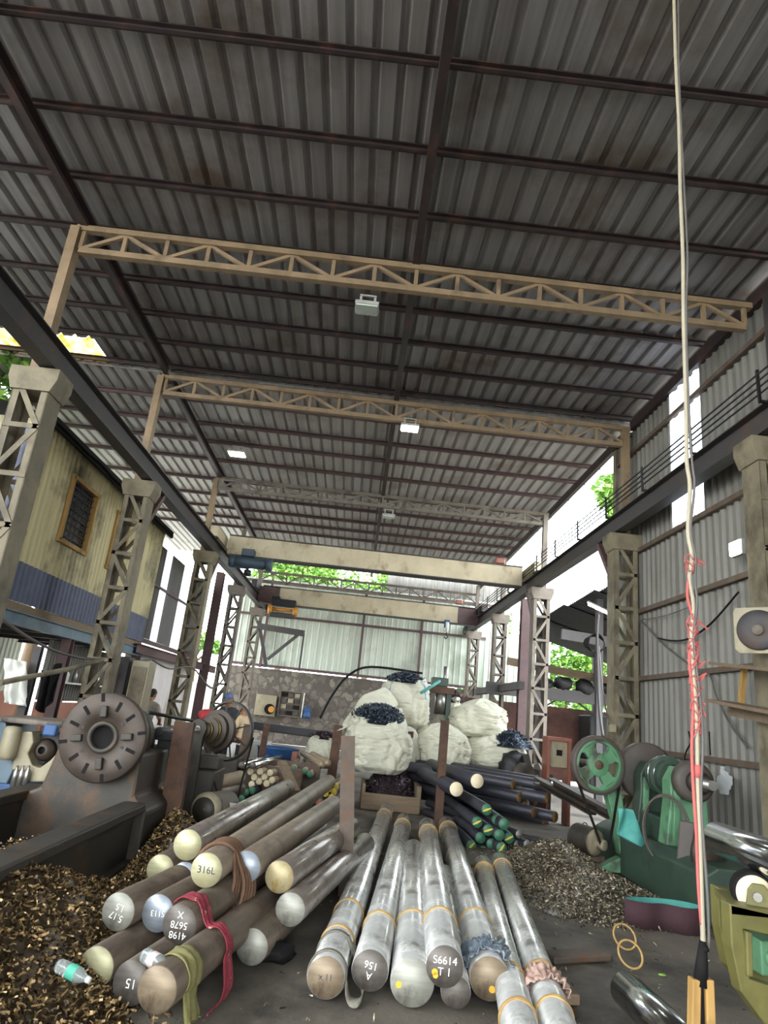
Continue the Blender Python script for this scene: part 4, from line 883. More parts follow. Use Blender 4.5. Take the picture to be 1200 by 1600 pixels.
# ================================================================ LATHE (left)
mat('brass', '#b59a4c', '#c9b064', rough=.35, metal=.8)
LY = 6.35; fc = pt(160, 1152, y=LY); FR = .385
t = thing('lathe', (-2.3, 7, 0), 'big old lathe with a round slotted faceplate and long bed, left of the bars', 'lathe')
def bedrail(x, y0, y1, lip):
    b = MB(); b.box((x, (y0+y1)/2, .26), (.09, y1-y0, .52)); b.box((x+lip*.03, (y0+y1)/2, .54), (.2, y1-y0, .08)); b.box((x, (y0+y1)/2, .06), (.22, y1-y0, .12))
    return b
bedrail(-1.86, 1.8, 6.5, 1).build('bed_rail', 'cast_iron', t, bevel=.015)
bedrail(-2.86, 1.8, 7.0, -1).build('bed_rail', 'cast_iron', t, bevel=.015)
for y in (3.2, 5.0):
    b = MB(); b.box((-2.36, y, .22), (.92, .12, .3)); b.build('bed_rib', 'cast_iron', t)
b = MB()
b.prism([(-2.95, 0), (-1.72, 0), (-1.72, .5), (-1.85, .62), (-1.86, .98), (-2.62, .98), (-2.7, .62), (-2.95, .5)], (0, 6.52, 0), (1, 0, 0), (0, 0, 1), (0, 1.35, 0)); b.build('headstock', 'cast_iron', t, bevel=.03)
b = MB(); b.rev([(.1, .05), (.1, 0), (FR-.012, 0), (FR, .012), (FR, .085), (FR-.02, .1), (.16, .1), (.14, .2), (.1, .2)], fc, (0, 1, 0), 56); fp = b.build('faceplate', 'iron_brown', t)
b = MB(); b.rev([(.1, .06), (.1, -.012), (.135, -.012), (.14, .002)], fc, (0, 1, 0), 32); b.build('hub_ring', 'cast_iron', fp)
b = MB(); b.cyl(fc+Vector((0, .05, 0)), fc+Vector((0, .06, 0)), .1); b.build('bore_shade', 'black_rubber', fp)  # black disc: the shade down the bore put into the colour
for k in range(12):
    a = k*pi/6+.2; u = Vector((math.cos(a), 0, math.sin(a))); long = k % 3 == 0
    b = MB(); b.bar(fc+u*(FR*(.62 if not long else .8))+Vector((0, -.001, 0)), fc+u*FR*(.85 if not long else .99)+Vector((0, -.001, 0)), .006, .03, up=u.cross(Vector((0, 1, 0)))); b.build('slot_shade', 'black_rubber', fp)  # raised black bars painting the shade of the slot recesses
for k in range(4):
    a = k*pi/2+.12; u = Vector((math.cos(a), 0, math.sin(a)))
    b = MB(); b.bar(fc+u*.17+Vector((0, -.02, 0)), fc+u*.27+Vector((0, -.02, 0)), .05, .06, up=u.cross(Vector((0, 1, 0)))); b.build('jaw', 'cast_iron', fp, bevel=.01)
for k in range(6):
    a = k*pi/3+.7; u = Vector((math.cos(a), 0, math.sin(a))); b = MB(); b.cyl(fc+u*.2-Vector((0, .004, 0)), fc+u*.2, .014, n=12); b.build('bolt', 'black_iron', fp)
b = MB(); b.cyl(fc+Vector((0, .1, 0)), fc+Vector((0, 1.7, 0)), .07); b.build('spindle', 'dull_steel', t)
b = MB(); b.rev([(.07, 0), (.2, 0), (.2, .05), (.07, .05)], fc+Vector((0, .45, 0)), (0, 1, 0), 32); b.build('bearing_ring', 'brass', t)
b = MB(); b.rev([(.07, 0), (.27, 0), (.27, .12), (.22, .12), (.22, .24), (.17, .24), (.17, .36), (.07, .36)], fc+Vector((0, .55, 0)), (0, 1, 0), 36, smooth=False); b.build('cone_pulley', 'cast_iron', t)
for y in (.35, 1.05):
    b = MB(); b.box(fc+Vector((.02, y, -.12)), (.3, .12, .34)); b.cyl(fc+Vector((0, y-.07, 0)), fc+Vector((0, y+.07, 0)), .15); b.build('bearing_block', 'cast_iron', t, bevel=.01)
q = pt(256, 1148, y=7.6)
b = MB(); b.box(q, (.34, .3, .1)); b.box(q+Vector((.06, 0, -.16)), (.16, .26, .3)); b.cyl(q+Vector((-.02, -.16, .03)), q+Vector((-.02, .16, .03)), .05); b.build('change_gear_bracket', 'black_iron', t, bevel=.01)
b = MB(); b.tube([pt(231, 1113, y=7.4), pt(300, 1126, y=8.2)], .018, 8); b.build('shift_rod', 'black_iron', t)
b = MB(); b.tube([pt(228, 1186, y=7.2), pt(268, 1188, y=7.9)], .022, 8); b.build('feed_shaft', 'black_iron', t)

# belt driven countershaft behind the lathe
pc = pt(333, 1141, y=8.7); ax = Vector((.42, .9, 0)).normalized()
t = thing('belt_drive', (pc.x, pc.y, 0), 'stepped belt pulley with brass rings and a large thin wheel behind the leaning post', 'pulley')
b = MB(); b.rev([(.03, -.22), (.08, -.22), (.1, -.2), (.1, -.12), (.15, -.1), (.15, -.03), (.2, -.01), (.2, .05), (.25, .07), (.25, .13), (.03, .13)], pc, ax, 40, smooth=False); b.build('stepped_pulley', 'iron_brown', t)
for r_, h_ in ((.103, -.165), (.153, -.07)):
    b = MB(); b.rev([(r_-.004, 0), (r_, .002), (r_, .02), (r_-.004, .022)], pc+ax*h_, ax, 40); b.build('worn_ring', 'brass', t)
wc = pc+ax*.32
b = MB(); b.rev([(.345, -.03), (.365, -.03), (.37, 0), (.365, .03), (.345, .03), (.34, 0), (.345, -.03)], wc, ax, 48); b.build('belt_wheel_rim', 'cast_iron', t)
for k in range(4):
    a_, s_, u_ = frame(ax); a = k*pi/4+.3
    b = MB(); b.bar(wc-(s_*math.cos(a)+u_*math.sin(a))*.35, wc+(s_*math.cos(a)+u_*math.sin(a))*.35, .02, .014); b.build('spoke', 'cast_iron', t)
b = MB(); b.cyl(pc-ax*.4, wc+ax*.1, .03); b.build('shaft', 'dull_steel', t)
q = pc-ax*.3
b = MB(); b.prism([(-.09, -1.0), (.09, -1.0), (.07, -.1), (.1, .02), (.07, .1), (0, .13), (-.07, .1), (-.1, .02), (-.07, -.1)], q, (1, 0, 0), (0, 0, 1), (0, .1, 0)); b.build('bearing_bracket', 'cast_iron', t, bevel=.01)
b = MB(); b.cyl(q+Vector((0, -.02, .02)), q+Vector((0, .0, .02)), .03, n=6); b.build('bolt', 'dull_steel', t)
b = MB(); b.box((pc.x-.1, pc.y+.1, .35), (.5, .7, .7)); b.box((pc.x-.05, pc.y+.05, .78), (.42, .3, .16)); b.build('stand', 'cast_iron', t, bevel=.02)
mc = pt(318, 1266, y=7.7); max_ = Vector((.3, .95, 0)).normalized()
t = thing('electric_motor', (mc.x, mc.y, 0), 'round old electric motor with a dirty cream end beside the thick leaning post', 'motor')
b = MB(); b.rev([(0, 0), (.13, 0), (.165, .02), (.175, .05), (.175, .09), (0, .1)], mc, max_, 36); b.build('end_bell', 'cream_cast', t)
b = MB(); b.rev([(0, -.006), (.13, -.006), (.13, .002)], mc, max_, 36); b.rev([(0, -.012), (.025, -.012), (.03, 0)], mc, max_, 16); b.build('fan_grille', 'cast_iron', t)
b = MB(); b.rev([(0, .1), (.165, .1), (.165, .5), (0, .5)], mc, max_, 36); b.build('body', 'grey_steel', t)
b = MB(); b.box(mc+max_*.3+Vector((.17, 0, .02)), (.1, .14, .1)); b.build('terminal_box', 'dull_steel', t)
b = MB(); b.box((mc.x+.08, mc.y+.3, (mc.z-.16)/2), (.34, .5, max(.02, mc.z-.16))); b.build('foot', 'rust_grey', t)
a_, s_, u_ = frame(max_)
b = MB(); e0 = wc+s_*.36-Z*.05; b.tube([e0, mc+max_*.55+s_*.1+Z*.05], .012, 6); b.tube([wc-s_*.33-Z*.15, mc+max_*.55-s_*.1], .012, 6); b.build('drive_belt', 'black_rubber', t)

# ================================================================ BLUE MACHINE at the left edge
t = thing('shaping_machine', (pt(40, 1180, y=8.0).x, 8.0, 0), 'blue based machine with a grey table and a cream casting, at the left edge', 'machine')
Y0 = 7.7
def P8(px, py, y=Y0): return pt(px, py, y=y)
a_, c_ = P8(-45, 1235), P8(78, 1235)
b = MB(); b.box(((a_.x+c_.x)/2, Y0+.45, a_.z/2+.05), (c_.x-a_.x, .9, a_.z+.1)); b.build('base', 'blue_paint', t, bevel=.02)
def plate(poly, y, dep, name, m, bevel=.015, label=None):
    pts = [P8(px, py, y) for px, py in poly]; o_ = pts[0]; b = MB()
    b.prism([(p.x-o_.x, p.z-o_.z) for p in pts], o_, (1, 0, 0), (0, 0, 1), (0, dep, 0)); return b.build(name, m, t, bevel=bevel, label=label)
plate([(-50, 1122), (8, 1128), (22, 1200), (10, 1225), (-50, 1225)], Y0+.02, .7, 'column', 'pale_blue')
tb = [(-8, 1124), (8, 1114), (85, 1117), (90, 1124), (84, 1140), (60, 1143), (-8, 1134)]
pts = [P8(px, py, Y0-.12) for px, py in tb]
b = MB(); z_ = sum(p.z for p in pts)/len(pts); cx_ = pts[0].x
b.prism([(pts[0].x, .62), (pts[0].x, 0), (pts[0].x+.12, -.1), (pts[4].x-.1, -.1), (pts[4].x+.03, 0), (pts[4].x+.03, .5), (pts[4].x-.1, .62)], (0, Y0, z_-.03), (1, 0, 0), (0, 1, 0), (0, 0, .06)); b.build('table', 'grey_steel', t, bevel=.02)
plate([(28, 1143), (50, 1143), (52, 1160), (43, 1178), (50, 1196), (62, 1200), (78, 1188), (100, 1165), (100, 1190), (86, 1203), (88, 1208), (72, 1222), (42, 1222), (36, 1206), (18, 1203), (22, 1170)], Y0-.05, .25, 'casting', 'cream_cast')
plate([(50, 1148), (98, 1144), (99, 1166), (78, 1188), (62, 1199), (50, 1194), (44, 1178), (52, 1160)], Y0+.12, .05, 'gear_recess', 'black_iron')
q = P8(68, 1172, Y0+.06); b = MB(); b.rev([(.04, -.05), (.06, -.05), (.1, 0), (.12, .05), (.09, .05), (.05, 0), (.04, -.05)], q, (0, 1, 0), 20); b.build('gear', 'iron_brown', t)
b = MB(); q = P8(16, 1160, Y0-.1); b.rev([(0, -.17), (.07, -.17), (.09, -.13), (.09, .12), (.07, .16), (0, .17)], q, (0, 0, 1), 20); b.build('motor', 'cream_cast', t)
b = MB(); q = P8(80, 1141, Y0-.06); b.box(q, (.14, .1, .12)); b.build('blue_clamp', 'blue_paint', t, bevel=.02)
b = MB()
for k in range(3): q = P8(24+9*k, 1212, Y0-.1); b.rev([(0, -.12), (.03, -.12), (.03, .04), (.012, .07), (.012, .1), (0, .1)], q, (0, 0, 1), 12)
b.build('oil_bottles', 'dull_steel', t)
plate([(92, 1205), (112, 1180), (125, 1215), (100, 1225)], Y0+.2, .3, 'apron', 'cast_iron')

# ================================================================ GREEN LATHE against the right wall
GX = 3.85
t = thing('green_machine', (GX, 8.4, 0), 'green belt driven machine with stacked pulleys against the grey right wall', 'machine')
n0 = pt(1085, 1237, x=GX); w0 = pt(1004, 1192, x=GX); sz = (n0.z+w0.z)/2; sp = lambda y: Vector((GX, y, sz))
b = MB(); b.prism([(3.42, 0), (4.5, 0), (4.5, .42), (4.35, .5), (3.55, .5), (3.42, .42)], (0, 6.7, 0), (1, 0, 0), (0, 0, 1), (0, 2.9, 0)); b.build('bed', 'dark_green', t, bevel=.02)
for y, m in ((7.95, 'green_paint'), (8.75, 'dark_green')):
    b = MB(); b.prism([(-.26, .48), (.26, .48), (.2, sz-.22), (.2, sz-.02), (.12, sz+.13), (-.12, sz+.13), (-.2, sz-.02), (-.2, sz-.22)], (GX, y-.1, 0), (1, 0, 0), (0, 0, 1), (0, .22, 0)); b.build('pedestal', m, t, bevel=.015)
    b = MB()
    for s in (-1, 1): b.bar((GX+s*.17, y-.13, .5), (GX+s*.14, y-.13, sz-.05), .07, .05, up=(0, 1, 0))
    b.build('pedestal_rib', 'green_paint', t, bevel=.008)
b = MB(); b.box((GX, 8.35, .62), (.44, .9, .26)); b.build('headstock', 'dark_green', t, bevel=.02)
b = MB(); b.cyl(sp(7.3), sp(9.1), .05); b.build('spindle', 'dull_steel', t)
b = MB(); b.rev([(.04, 0), (.075, 0), (.09, .02), (.09, .1), (.12, .11), (.12, .2), (.05, .2)], sp(7.45), (0, 1, 0), 30); b.build('spindle_nose', 'cast_iron', t)
b = MB(); b.rev([(.05, 0), (.17, 0), (.215, .02), (.215, .14), (.17, .16), (.05, .16)], sp(7.66), (0, 1, 0), 40); b.build('gear_guard', 'dark_brown_wheel', t)
b = MB(); b.rev([(.05, 0), (.15, 0), (.15, .1), (.19, .1), (.19, .2), (.23, .2), (.23, .34), (.05, .34)], sp(8.12), (0, 1, 0), 40, smooth=False); b.build('cone_pulley', 'dark_green', t)
for h_, r_ in ((8.3, .192), (8.37, .233)):
    b = MB(); b.rev([(r_-.004, 0), (r_+.001, .003), (r_+.001, .03), (r_-.004, .033)], sp(h_), (0, 1, 0), 40); b.build('worn_ring', 'bright_steel', t)
b = MB(); b.rev([(.05, 0), (.33, 0), (.36, .02), (.36, .12), (.32, .12), (.32, .04), (.05, .04)], sp(8.9), (0, 1, 0), 48); b.build('back_wheel', 'dark_brown_wheel', t)
q = pt(1062, 1265, x=GX-.24)
b = MB()
for k, (cx_, cy_, rx, rz_) in enumerate(((0, 0, .27, .36), (.012, 0, .25, .34))):
    cc = pt(1042, 1297, x=GX-.3); b.tube([cc+Vector((-.02*k+.19*math.cos(a*2*pi/30), -.5*math.cos(a*2*pi/30)*rx, math.sin(a*2*pi/30)*rz_)) for a in range(30)], .012, 6, closed=True)
b.build('slack_belt', 'dark_brown_wheel', t)
q = pt(1072, 1318, x=GX-.26); b = MB(); b.bar(q+Vector((.05, .02, .2)), q+Vector((-.03, -.06, -.2)), .16, .16); b.build('tool_block', 'dark_brown_wheel', t, bevel=.02)
q = pt(1112, 1335, x=GX-.15); b = MB(); b.rev([(0, 0), (.2, 0), (.215, .015), (.215, .06), (0, .06)], q, (-.35, 1, .05), 36); pl = b.build('loose_faceplate', 'cast_iron', t)
for k in range(3):
    a_, s_, u_ = frame((-.35, 1, .05)); a = k*2.1+.6; b = MB(); b.cyl(q+(s_*math.cos(a)+u_*math.sin(a))*.12-a_*.003, q+(s_*math.cos(a)+u_*math.sin(a))*.12+a_*.002, .04, n=16); b.build('hole', 'black_iron', pl)
# flywheel, bracket, motor, belt
fw = pt(934, 1195, x=3.1); fa = Vector((-.12, 1, 0)).normalized(); RW = .345
b = MB(); b.rev([(RW-.045, -.05), (RW-.005, -.055), (RW, -.045), (RW, .045), (RW-.005, .055), (RW-.045, .05), (RW-.045, -.05)], fw, fa, 56); wh = b.build('flywheel_rim', 'dark_brown_wheel', t)
a_, s_, u_ = frame(fa)
b = MB(); b.rev([(RW-.085, -.035), (RW-.04, -.04), (RW-.04, .03), (RW-.085, .03), (RW-.085, -.035)], fw, fa, 56)
b.rev([(0, -.04), (.12, -.04), (.14, -.03), (.14, .03), (0, .03)], fw, fa, 36)
for k in range(4):
    a0 = k*pi/2+.62; poly = []
    for r_, w_ in ((.1, .55), (.16, .44), (RW-.12, .34), (RW-.06, .5)): poly.append((r_, w_))
    P_ = [(r_*math.cos(a0-w_), r_*math.sin(a0-w_)) for r_, w_ in poly]+[(r_*math.cos(a0+w_), r_*math.sin(a0+w_)) for r_, w_ in poly[::-1]]
    b.prism(P_, fw-fa*.035, s_, u_, fa*.06)
b.build('flywheel_web', 'green_paint', wh)
b = MB(); b.rev([(0, -.055), (.05, -.055), (.055, -.04), (.055, .02)], fw, fa, 24); b.build('hub_cap', 'rust', wh)
b = MB(); b.cyl(fw+fa*.02, fw+fa*.6, .035); b.build('wheel_shaft', 'cast_iron', t)
def onp(px, py, x=None, y=None): return pt(px, py, x=x, y=y)
BYp = fw.y+.1
poly = [(924, 1362), (970, 1340), (962, 1290), (948, 1240), (955, 1225), (970, 1232), (980, 1290), (998, 1356), (985, 1366)]
pts = [pt(px, py, y=BYp) for px, py in poly]; o_ = pts[0]
b = MB(); b.prism([(p.x-o_.x, p.z-o_.z) for p in pts], o_, (1, 0, 0), (0, 0, 1), (0, .16, 0)); b.build('motor_bracket', 'green_paint', t, bevel=.012)
q = pt(1004, 1366, y=BYp-.15); b = MB(); b.box(q+Vector((0, .2, 0)), (.34, .5, .17)); b.build('lower_bracket', 'green_paint', t, bevel=.01)
MS = 1.22; mq = pt(946, 1322, y=BYp-.15); md = Vector((-.55, .83, .05)).normalized()
b = MB(); b.rev([(r_*MS, h_) for r_, h_ in [(0, 0), (.035, 0), (.05, .01), (.05, .06), (.03, .06), (.03, .1), (.09, .1), (.12, .12), (.125, .17), (0, .17)]], mq, md, 32); b.build('motor_end_bell', 'dirty_column', t)
b = MB(); pr = [(0, .17)]
for k in range(12): pr += [(.135, .17+.022*k), (.135, .181+.022*k), (.125, .183+.022*k), (.125, .19+.022*k)]
b.rev([(r_*MS, h_) for r_, h_ in pr+[(.12, .45), (0, .47)]], mq, md, 32, smooth=False); b.build('motor_body', 'cast_iron', t)
b = MB(); b.tube([mq+md*.3+Z*.13+Vector((math.cos(a*pi/6)*.03, 0, .03+math.sin(a*pi/6)*.03)) for a in range(12)], .007, 5, closed=True); b.build('lifting_eye', 'cast_iron', t)
b = MB(); b.box(mq+md*.3-Z*.19, (.36, .3, .05), rz=.5); b.build('motor_plate', 'rust_grey', t)
b = MB()
for s in (-1, 1): b.bar(fw+s_*s*(RW-.02)*.95-u_*.1*1, mq+s_*s*.05+fa*0, .03, .012, up=fa)
b.build('drive_belt', 'black_rubber', t)
cl = [pt(px, py, y=8.15) for px, py in ((966, 1262), (974, 1258), (985, 1264), (998, 1268), (1000, 1285), (1010, 1318), (1003, 1329), (985, 1315), (969, 1304), (962, 1285))]
def tealf(u, v):
    L_, R2 = pt(965, 1262+42*v, y=8.15), pt(985+16*min(1, v*1.5)+ (10 if v > .6 else 0)*(v-.6)*2.5, 1264+65*v, y=8.15)
    p = L_.lerp(R2, u); return p+Vector((0, -.04*math.sin(u*7+v*4)-.05*u, 0))
b = MB(); b.grid(tealf, 14, 16); o = b.build('teal_cloth', mat('teal', '#3c827a', '#4f978d', rough=.8, ns=4)); o.modifiers.new('s', 'SOLIDIFY').thickness = .006; tag(o, 'teal cloth hung on the green machine beside its motor bracket', 'cloth')
# dark trough with swarf behind the green machine's motor
b = MB(); p0, p1 = pt(865, 1222, y=10.6), pt(958, 1272, y=9.3); b.channel(p0, p1, .12, .12, .02); b.channel(p0+Vector((-.12, .3, -.02)), p1+Vector((-.12, .3, -.02)), .12, .1, .02); o = b.build('steel_channel', 'cast_iron'); tag(o, 'dark steel channel sprinkled with swarf behind the green flywheel', 'channel')

# ================================================================ ROLLER STAND AND BRIGHT BARS (right front)
def onY(px, py, y): return pt(px, py, y=y)
SY = 4.05
t = thing('roller_stand', (2.5, SY+.3, 0), 'yellow-green roller stand at the right edge under the bright bar', 'stand')
def polyplate(poly, y, dep, name, m, parent, bevel=.008):
    pts = [onY(px, py, y) for px, py in poly]; o_ = pts[0]; b = MB()
    b.prism([(p.x-o_.x, p.z-o_.z) for p in pts], o_, (1, 0, 0), (0, 0, 1), (0, dep, 0)); return b.build(name, m, parent, bevel=bevel)
polyplate([(1140, 1412), (1260, 1440), (1260, 1475), (1162, 1452), (1172, 1530), (1260, 1560), (1260, 1625), (1195, 1600), (1158, 1550), (1143, 1480)], SY, .1, 'frame', 'yellow_green', t)
fr2 = polyplate([(1140, 1412), (1260, 1440), (1260, 1475), (1162, 1452), (1172, 1530), (1260, 1560), (1260, 1625), (1195, 1600), (1158, 1550), (1143, 1480)], SY, .1, 'frame', 'yellow_green', t); fr2.location = (.16, .42, 0)
polyplate([(1166, 1455), (1176, 1458), (1178, 1528), (1168, 1526)], SY-.02, .12, 'upright', 'yellow_green', t)
q0 = onY(1140, 1412, SY); b = MB(); b.prism([(.0, 0), (.5, 0), (.66, .5), (.16, .5)], (q0.x+.01, SY, q0.z-.05), (1, 0, 0), (0, 1, 0), (0, 0, .04)); b.build('top_plate', 'yellow_green', t)
rc = onY(1180, 1398, SY+.12); ra = Vector((.35, .93, 0)).normalized()
b = MB(); b.rev([(0, 0), (.095, 0), (.1, .01)], rc, ra, 36); b.build('roller_face', 'cut_pale', t)
b = MB(); b.rev([(.1, .005), (.112, 0), (.115, .02), (.115, .13), (.11, .15), (0, .15)], rc, ra, 36); b.build('roller_tread', 'black_rubber', t)
b = MB(); b.prism([(-.075, -.16), (.1, -.16), (.07, .03), (.04, .065), (-.02, .065), (-.045, .03)], rc-ra*.06, ra.cross(Z), (0, 0, 1), ra*.03); b.build('bearing_plate', 'yellow_green', t, bevel=.006)
b = MB(); b.cyl(rc-ra*.075, rc-ra*.055, .025, n=8); b.build('axle_nut', 'dull_steel', t)
q = onY(1192, 1490, SY+.35); b = MB(); b.box(q, (.14, .2, .18)); b.cyl(q+Vector((0, -.12, 0)), q+Vector((0, -.08, 0)), .05); b.build('gearbox', 'green_paint', t, bevel=.01)
d_ = Vector((.04, 1, 0)).normalized(); p0 = onY(1120, 1309, 4.75)
b = MB(); b.rev([(0, 0), (.094, 0), (.1, .006), (.1, 1.7), (0, 1.7)], p0, -d_, 48); o = b.build('bright_bar', 'bright_steel', origin=p0); tag(o, 'thick mirror bright bar lying on the roller stand at the right edge', 'steel bar', 'mirror bright bars')
p0 = pt(978, 1545, z=.1); b = MB(); b.rev([(0, 0), (.094, 0), (.1, .006), (.1, 1.3), (0, 1.3)], p0, Vector((.02, -1, 0)).normalized(), 48); o = b.build('bright_bar', 'bright_steel', origin=p0); tag(o, 'thick mirror bright bar on the floor at the bottom of the photo', 'steel bar', 'mirror bright bars')

# ================================================================ HYDRAULIC PRESS, BIN, BAGS
PYY = 14.6
q0, q1 = pt(662, 1135, y=PYY), pt(705, 1080, y=PYY)
t = thing('hydraulic_press', ((q0.x+q1.x)/2, PYY, 0), 'dark green hydraulic press frame standing between the white bags', 'press')
for x_ in (q0.x+.05, q1.x-.05):
    b = MB(); b.box((x_, PYY, q1.z/2), (.1, .16, q1.z)); b.build('upright', 'dark_green', t)
b = MB(); b.box(((q0.x+q1.x)/2, PYY, q1.z), (q1.x-q0.x+.1, .3, .14)); b.build('crosshead', 'rust', t); b = MB(); b.box(((q0.x+q1.x)/2, PYY, .5), (q1.x-q0.x, .3, .14)); b.build('bed', 'rust', t)
b = MB(); b.cyl(((q0.x+q1.x)/2+.05, PYY, q1.z-.5), ((q0.x+q1.x)/2+.05, PYY, q1.z), .12); b.cyl(((q0.x+q1.x)/2+.12, PYY, q1.z+.05), ((q0.x+q1.x)/2+.12, PYY, q1.z+.5), .05); b.build('ram', 'dull_steel', t)
b = MB(); b.box(((q0.x+q1.x)/2, PYY-.02, q1.z+.16), (.35, .3, .18)); b.build('pump', 'dark_green', t, bevel=.02)

mat('swarf_dark', '#2a2428', '#5a4a50', rough=.35, metal=.6, island=True, lo=0, hi=1)
mat('swarf_blue', '#22272e', '#4c5866', rough=.3, metal=.6, island=True, lo=0, hi=1)
mat('swarf_gold', '#35281b', '#d0b07c', rough=.35, metal=.55, island=True, lo=.25, hi=1)
mat('swarf_pale', '#312b25', '#b0a388', rough=.4, metal=.5, island=True, lo=.2, hi=1)
mat('heap_dark', '#2e2418', '#4a3a24', rough=.7, ns=14, bump=.6, bs=40)
mat('heap_grey', '#3a352d', '#5a5246', rough=.7, ns=14, bump=.6, bs=40)
def chip(b, p, L, w, R_):
    a = Vector((R_.gauss(0, 1), R_.gauss(0, 1), R_.gauss(0, .45))).normalized(); s = a.cross(Vector((R_.gauss(0, 1), R_.gauss(0, 1), R_.gauss(0, 1)))).normalized(); n_ = a.cross(s)
    prev = None; N = 3; cv = R_.uniform(.3, 1.6)
    for i in range(N+1):
        t_ = (i/N-.5)*2; c = p+a*(L*.5*math.sin(t_*cv)/cv)+n_*(L*.5*(1-math.cos(t_*cv))/cv)
        v = [b.bm.verts.new(c-s*w*.5), b.bm.verts.new(c+s*w*.5)]
        if prev: b._face([prev[0], prev[1], v[1], v[0]])
        prev = v
def heap(hf, x0, x1, y0, y1, n, L, w, m, base, name, label, cat, seed=1, dens=None):
    R_ = random.Random(seed)
    b = MB(); nx, ny = max(12, int((x1-x0)*14)), max(12, int((y1-y0)*14))
    b.grid(lambda u, v: Vector((x0+(x1-x0)*u, y0+(y1-y0)*v, hf(x0+(x1-x0)*u, y0+(y1-y0)*v)-.015)), nx, ny)
    k = 0; tries = 0
    o = None
    while k < n and tries < n*12:
        tries += 1; x, y = R_.uniform(x0, x1), R_.uniform(y0, y1); h = hf(x, y)
        if h < .004 and R_.random() > .1: continue
        q = L*R_.uniform(.5, 1.4)
        chip(b, Vector((x, y, h+R_.uniform(0, .02))), q, w*R_.uniform(.6, 1.3), R_); k += 1
    o = b.build(name, m, recalc=False); o['kind'] = 'stuff'
    tag(o, label, cat); return o
def gsum(gs):
    def f(x, y):
        h = -.012
        for cx, cy, hh, sx_, sy_ in gs: h += hh*math.exp(-((x-cx)/sx_)**2-((y-cy)/sy_)**2)
        return h+.035*max(0, h)*noise.noise(Vector((x*6, y*6, 0)))*8*.5 if h > .01 else h
    return f
heap(gsum([(-1.75, 4.35, .46, .42, .75), (-1.9, 3.3, .36, .6, .7), (-1.5, 6.4, .3, .2, .55), (-1.58, 7.2, .42, .22, .6), (-1.5, 5.3, .16, .3, .6)]), -2.9, -.7, 2.2, 8.4, 20000, .043, .010, 'swarf_gold', 'heap_dark', 'swarf_heap', 'large heap of golden brown curly swarf between the lathe bed and the left stack', 'swarf', 3)
heap(gsum([(-2.3, 5.6, .36, .3, .6), (-2.4, 4.4, .2, .4, 1.0)]), -2.8, -1.93, 3.2, 6.5, 2200, .04, .009, 'swarf_gold', 'heap_dark', 'swarf_heap', 'golden swarf lying inside the lathe bed', 'swarf', 5)
heap(gsum([(2.62, 8.5, .33, .4, .6), (2.45, 7.2, .11, .5, .6), (2.95, 7.6, .13, .3, .45), (2.9, 9.6, .16, .4, .5)]), 1.65, 3.42, 6.3, 10.6, 12000, .042, .009, 'swarf_pale', 'heap_grey', 'swarf_heap', 'heap of pale swarf on the floor in front of the green machine', 'swarf', 4)
R_ = random.Random(9); b = MB()
for k in range(260): chip(b, Vector((R_.uniform(-.9, 3.0), R_.uniform(3.9, 7.2), .012)), R_.uniform(.015, .05), .007, R_)
o = b.build('swarf_litter', 'swarf_pale', recalc=False); o['kind'] = 'stuff'; tag(o, 'scattered bright swarf chips littering the open floor', 'swarf')

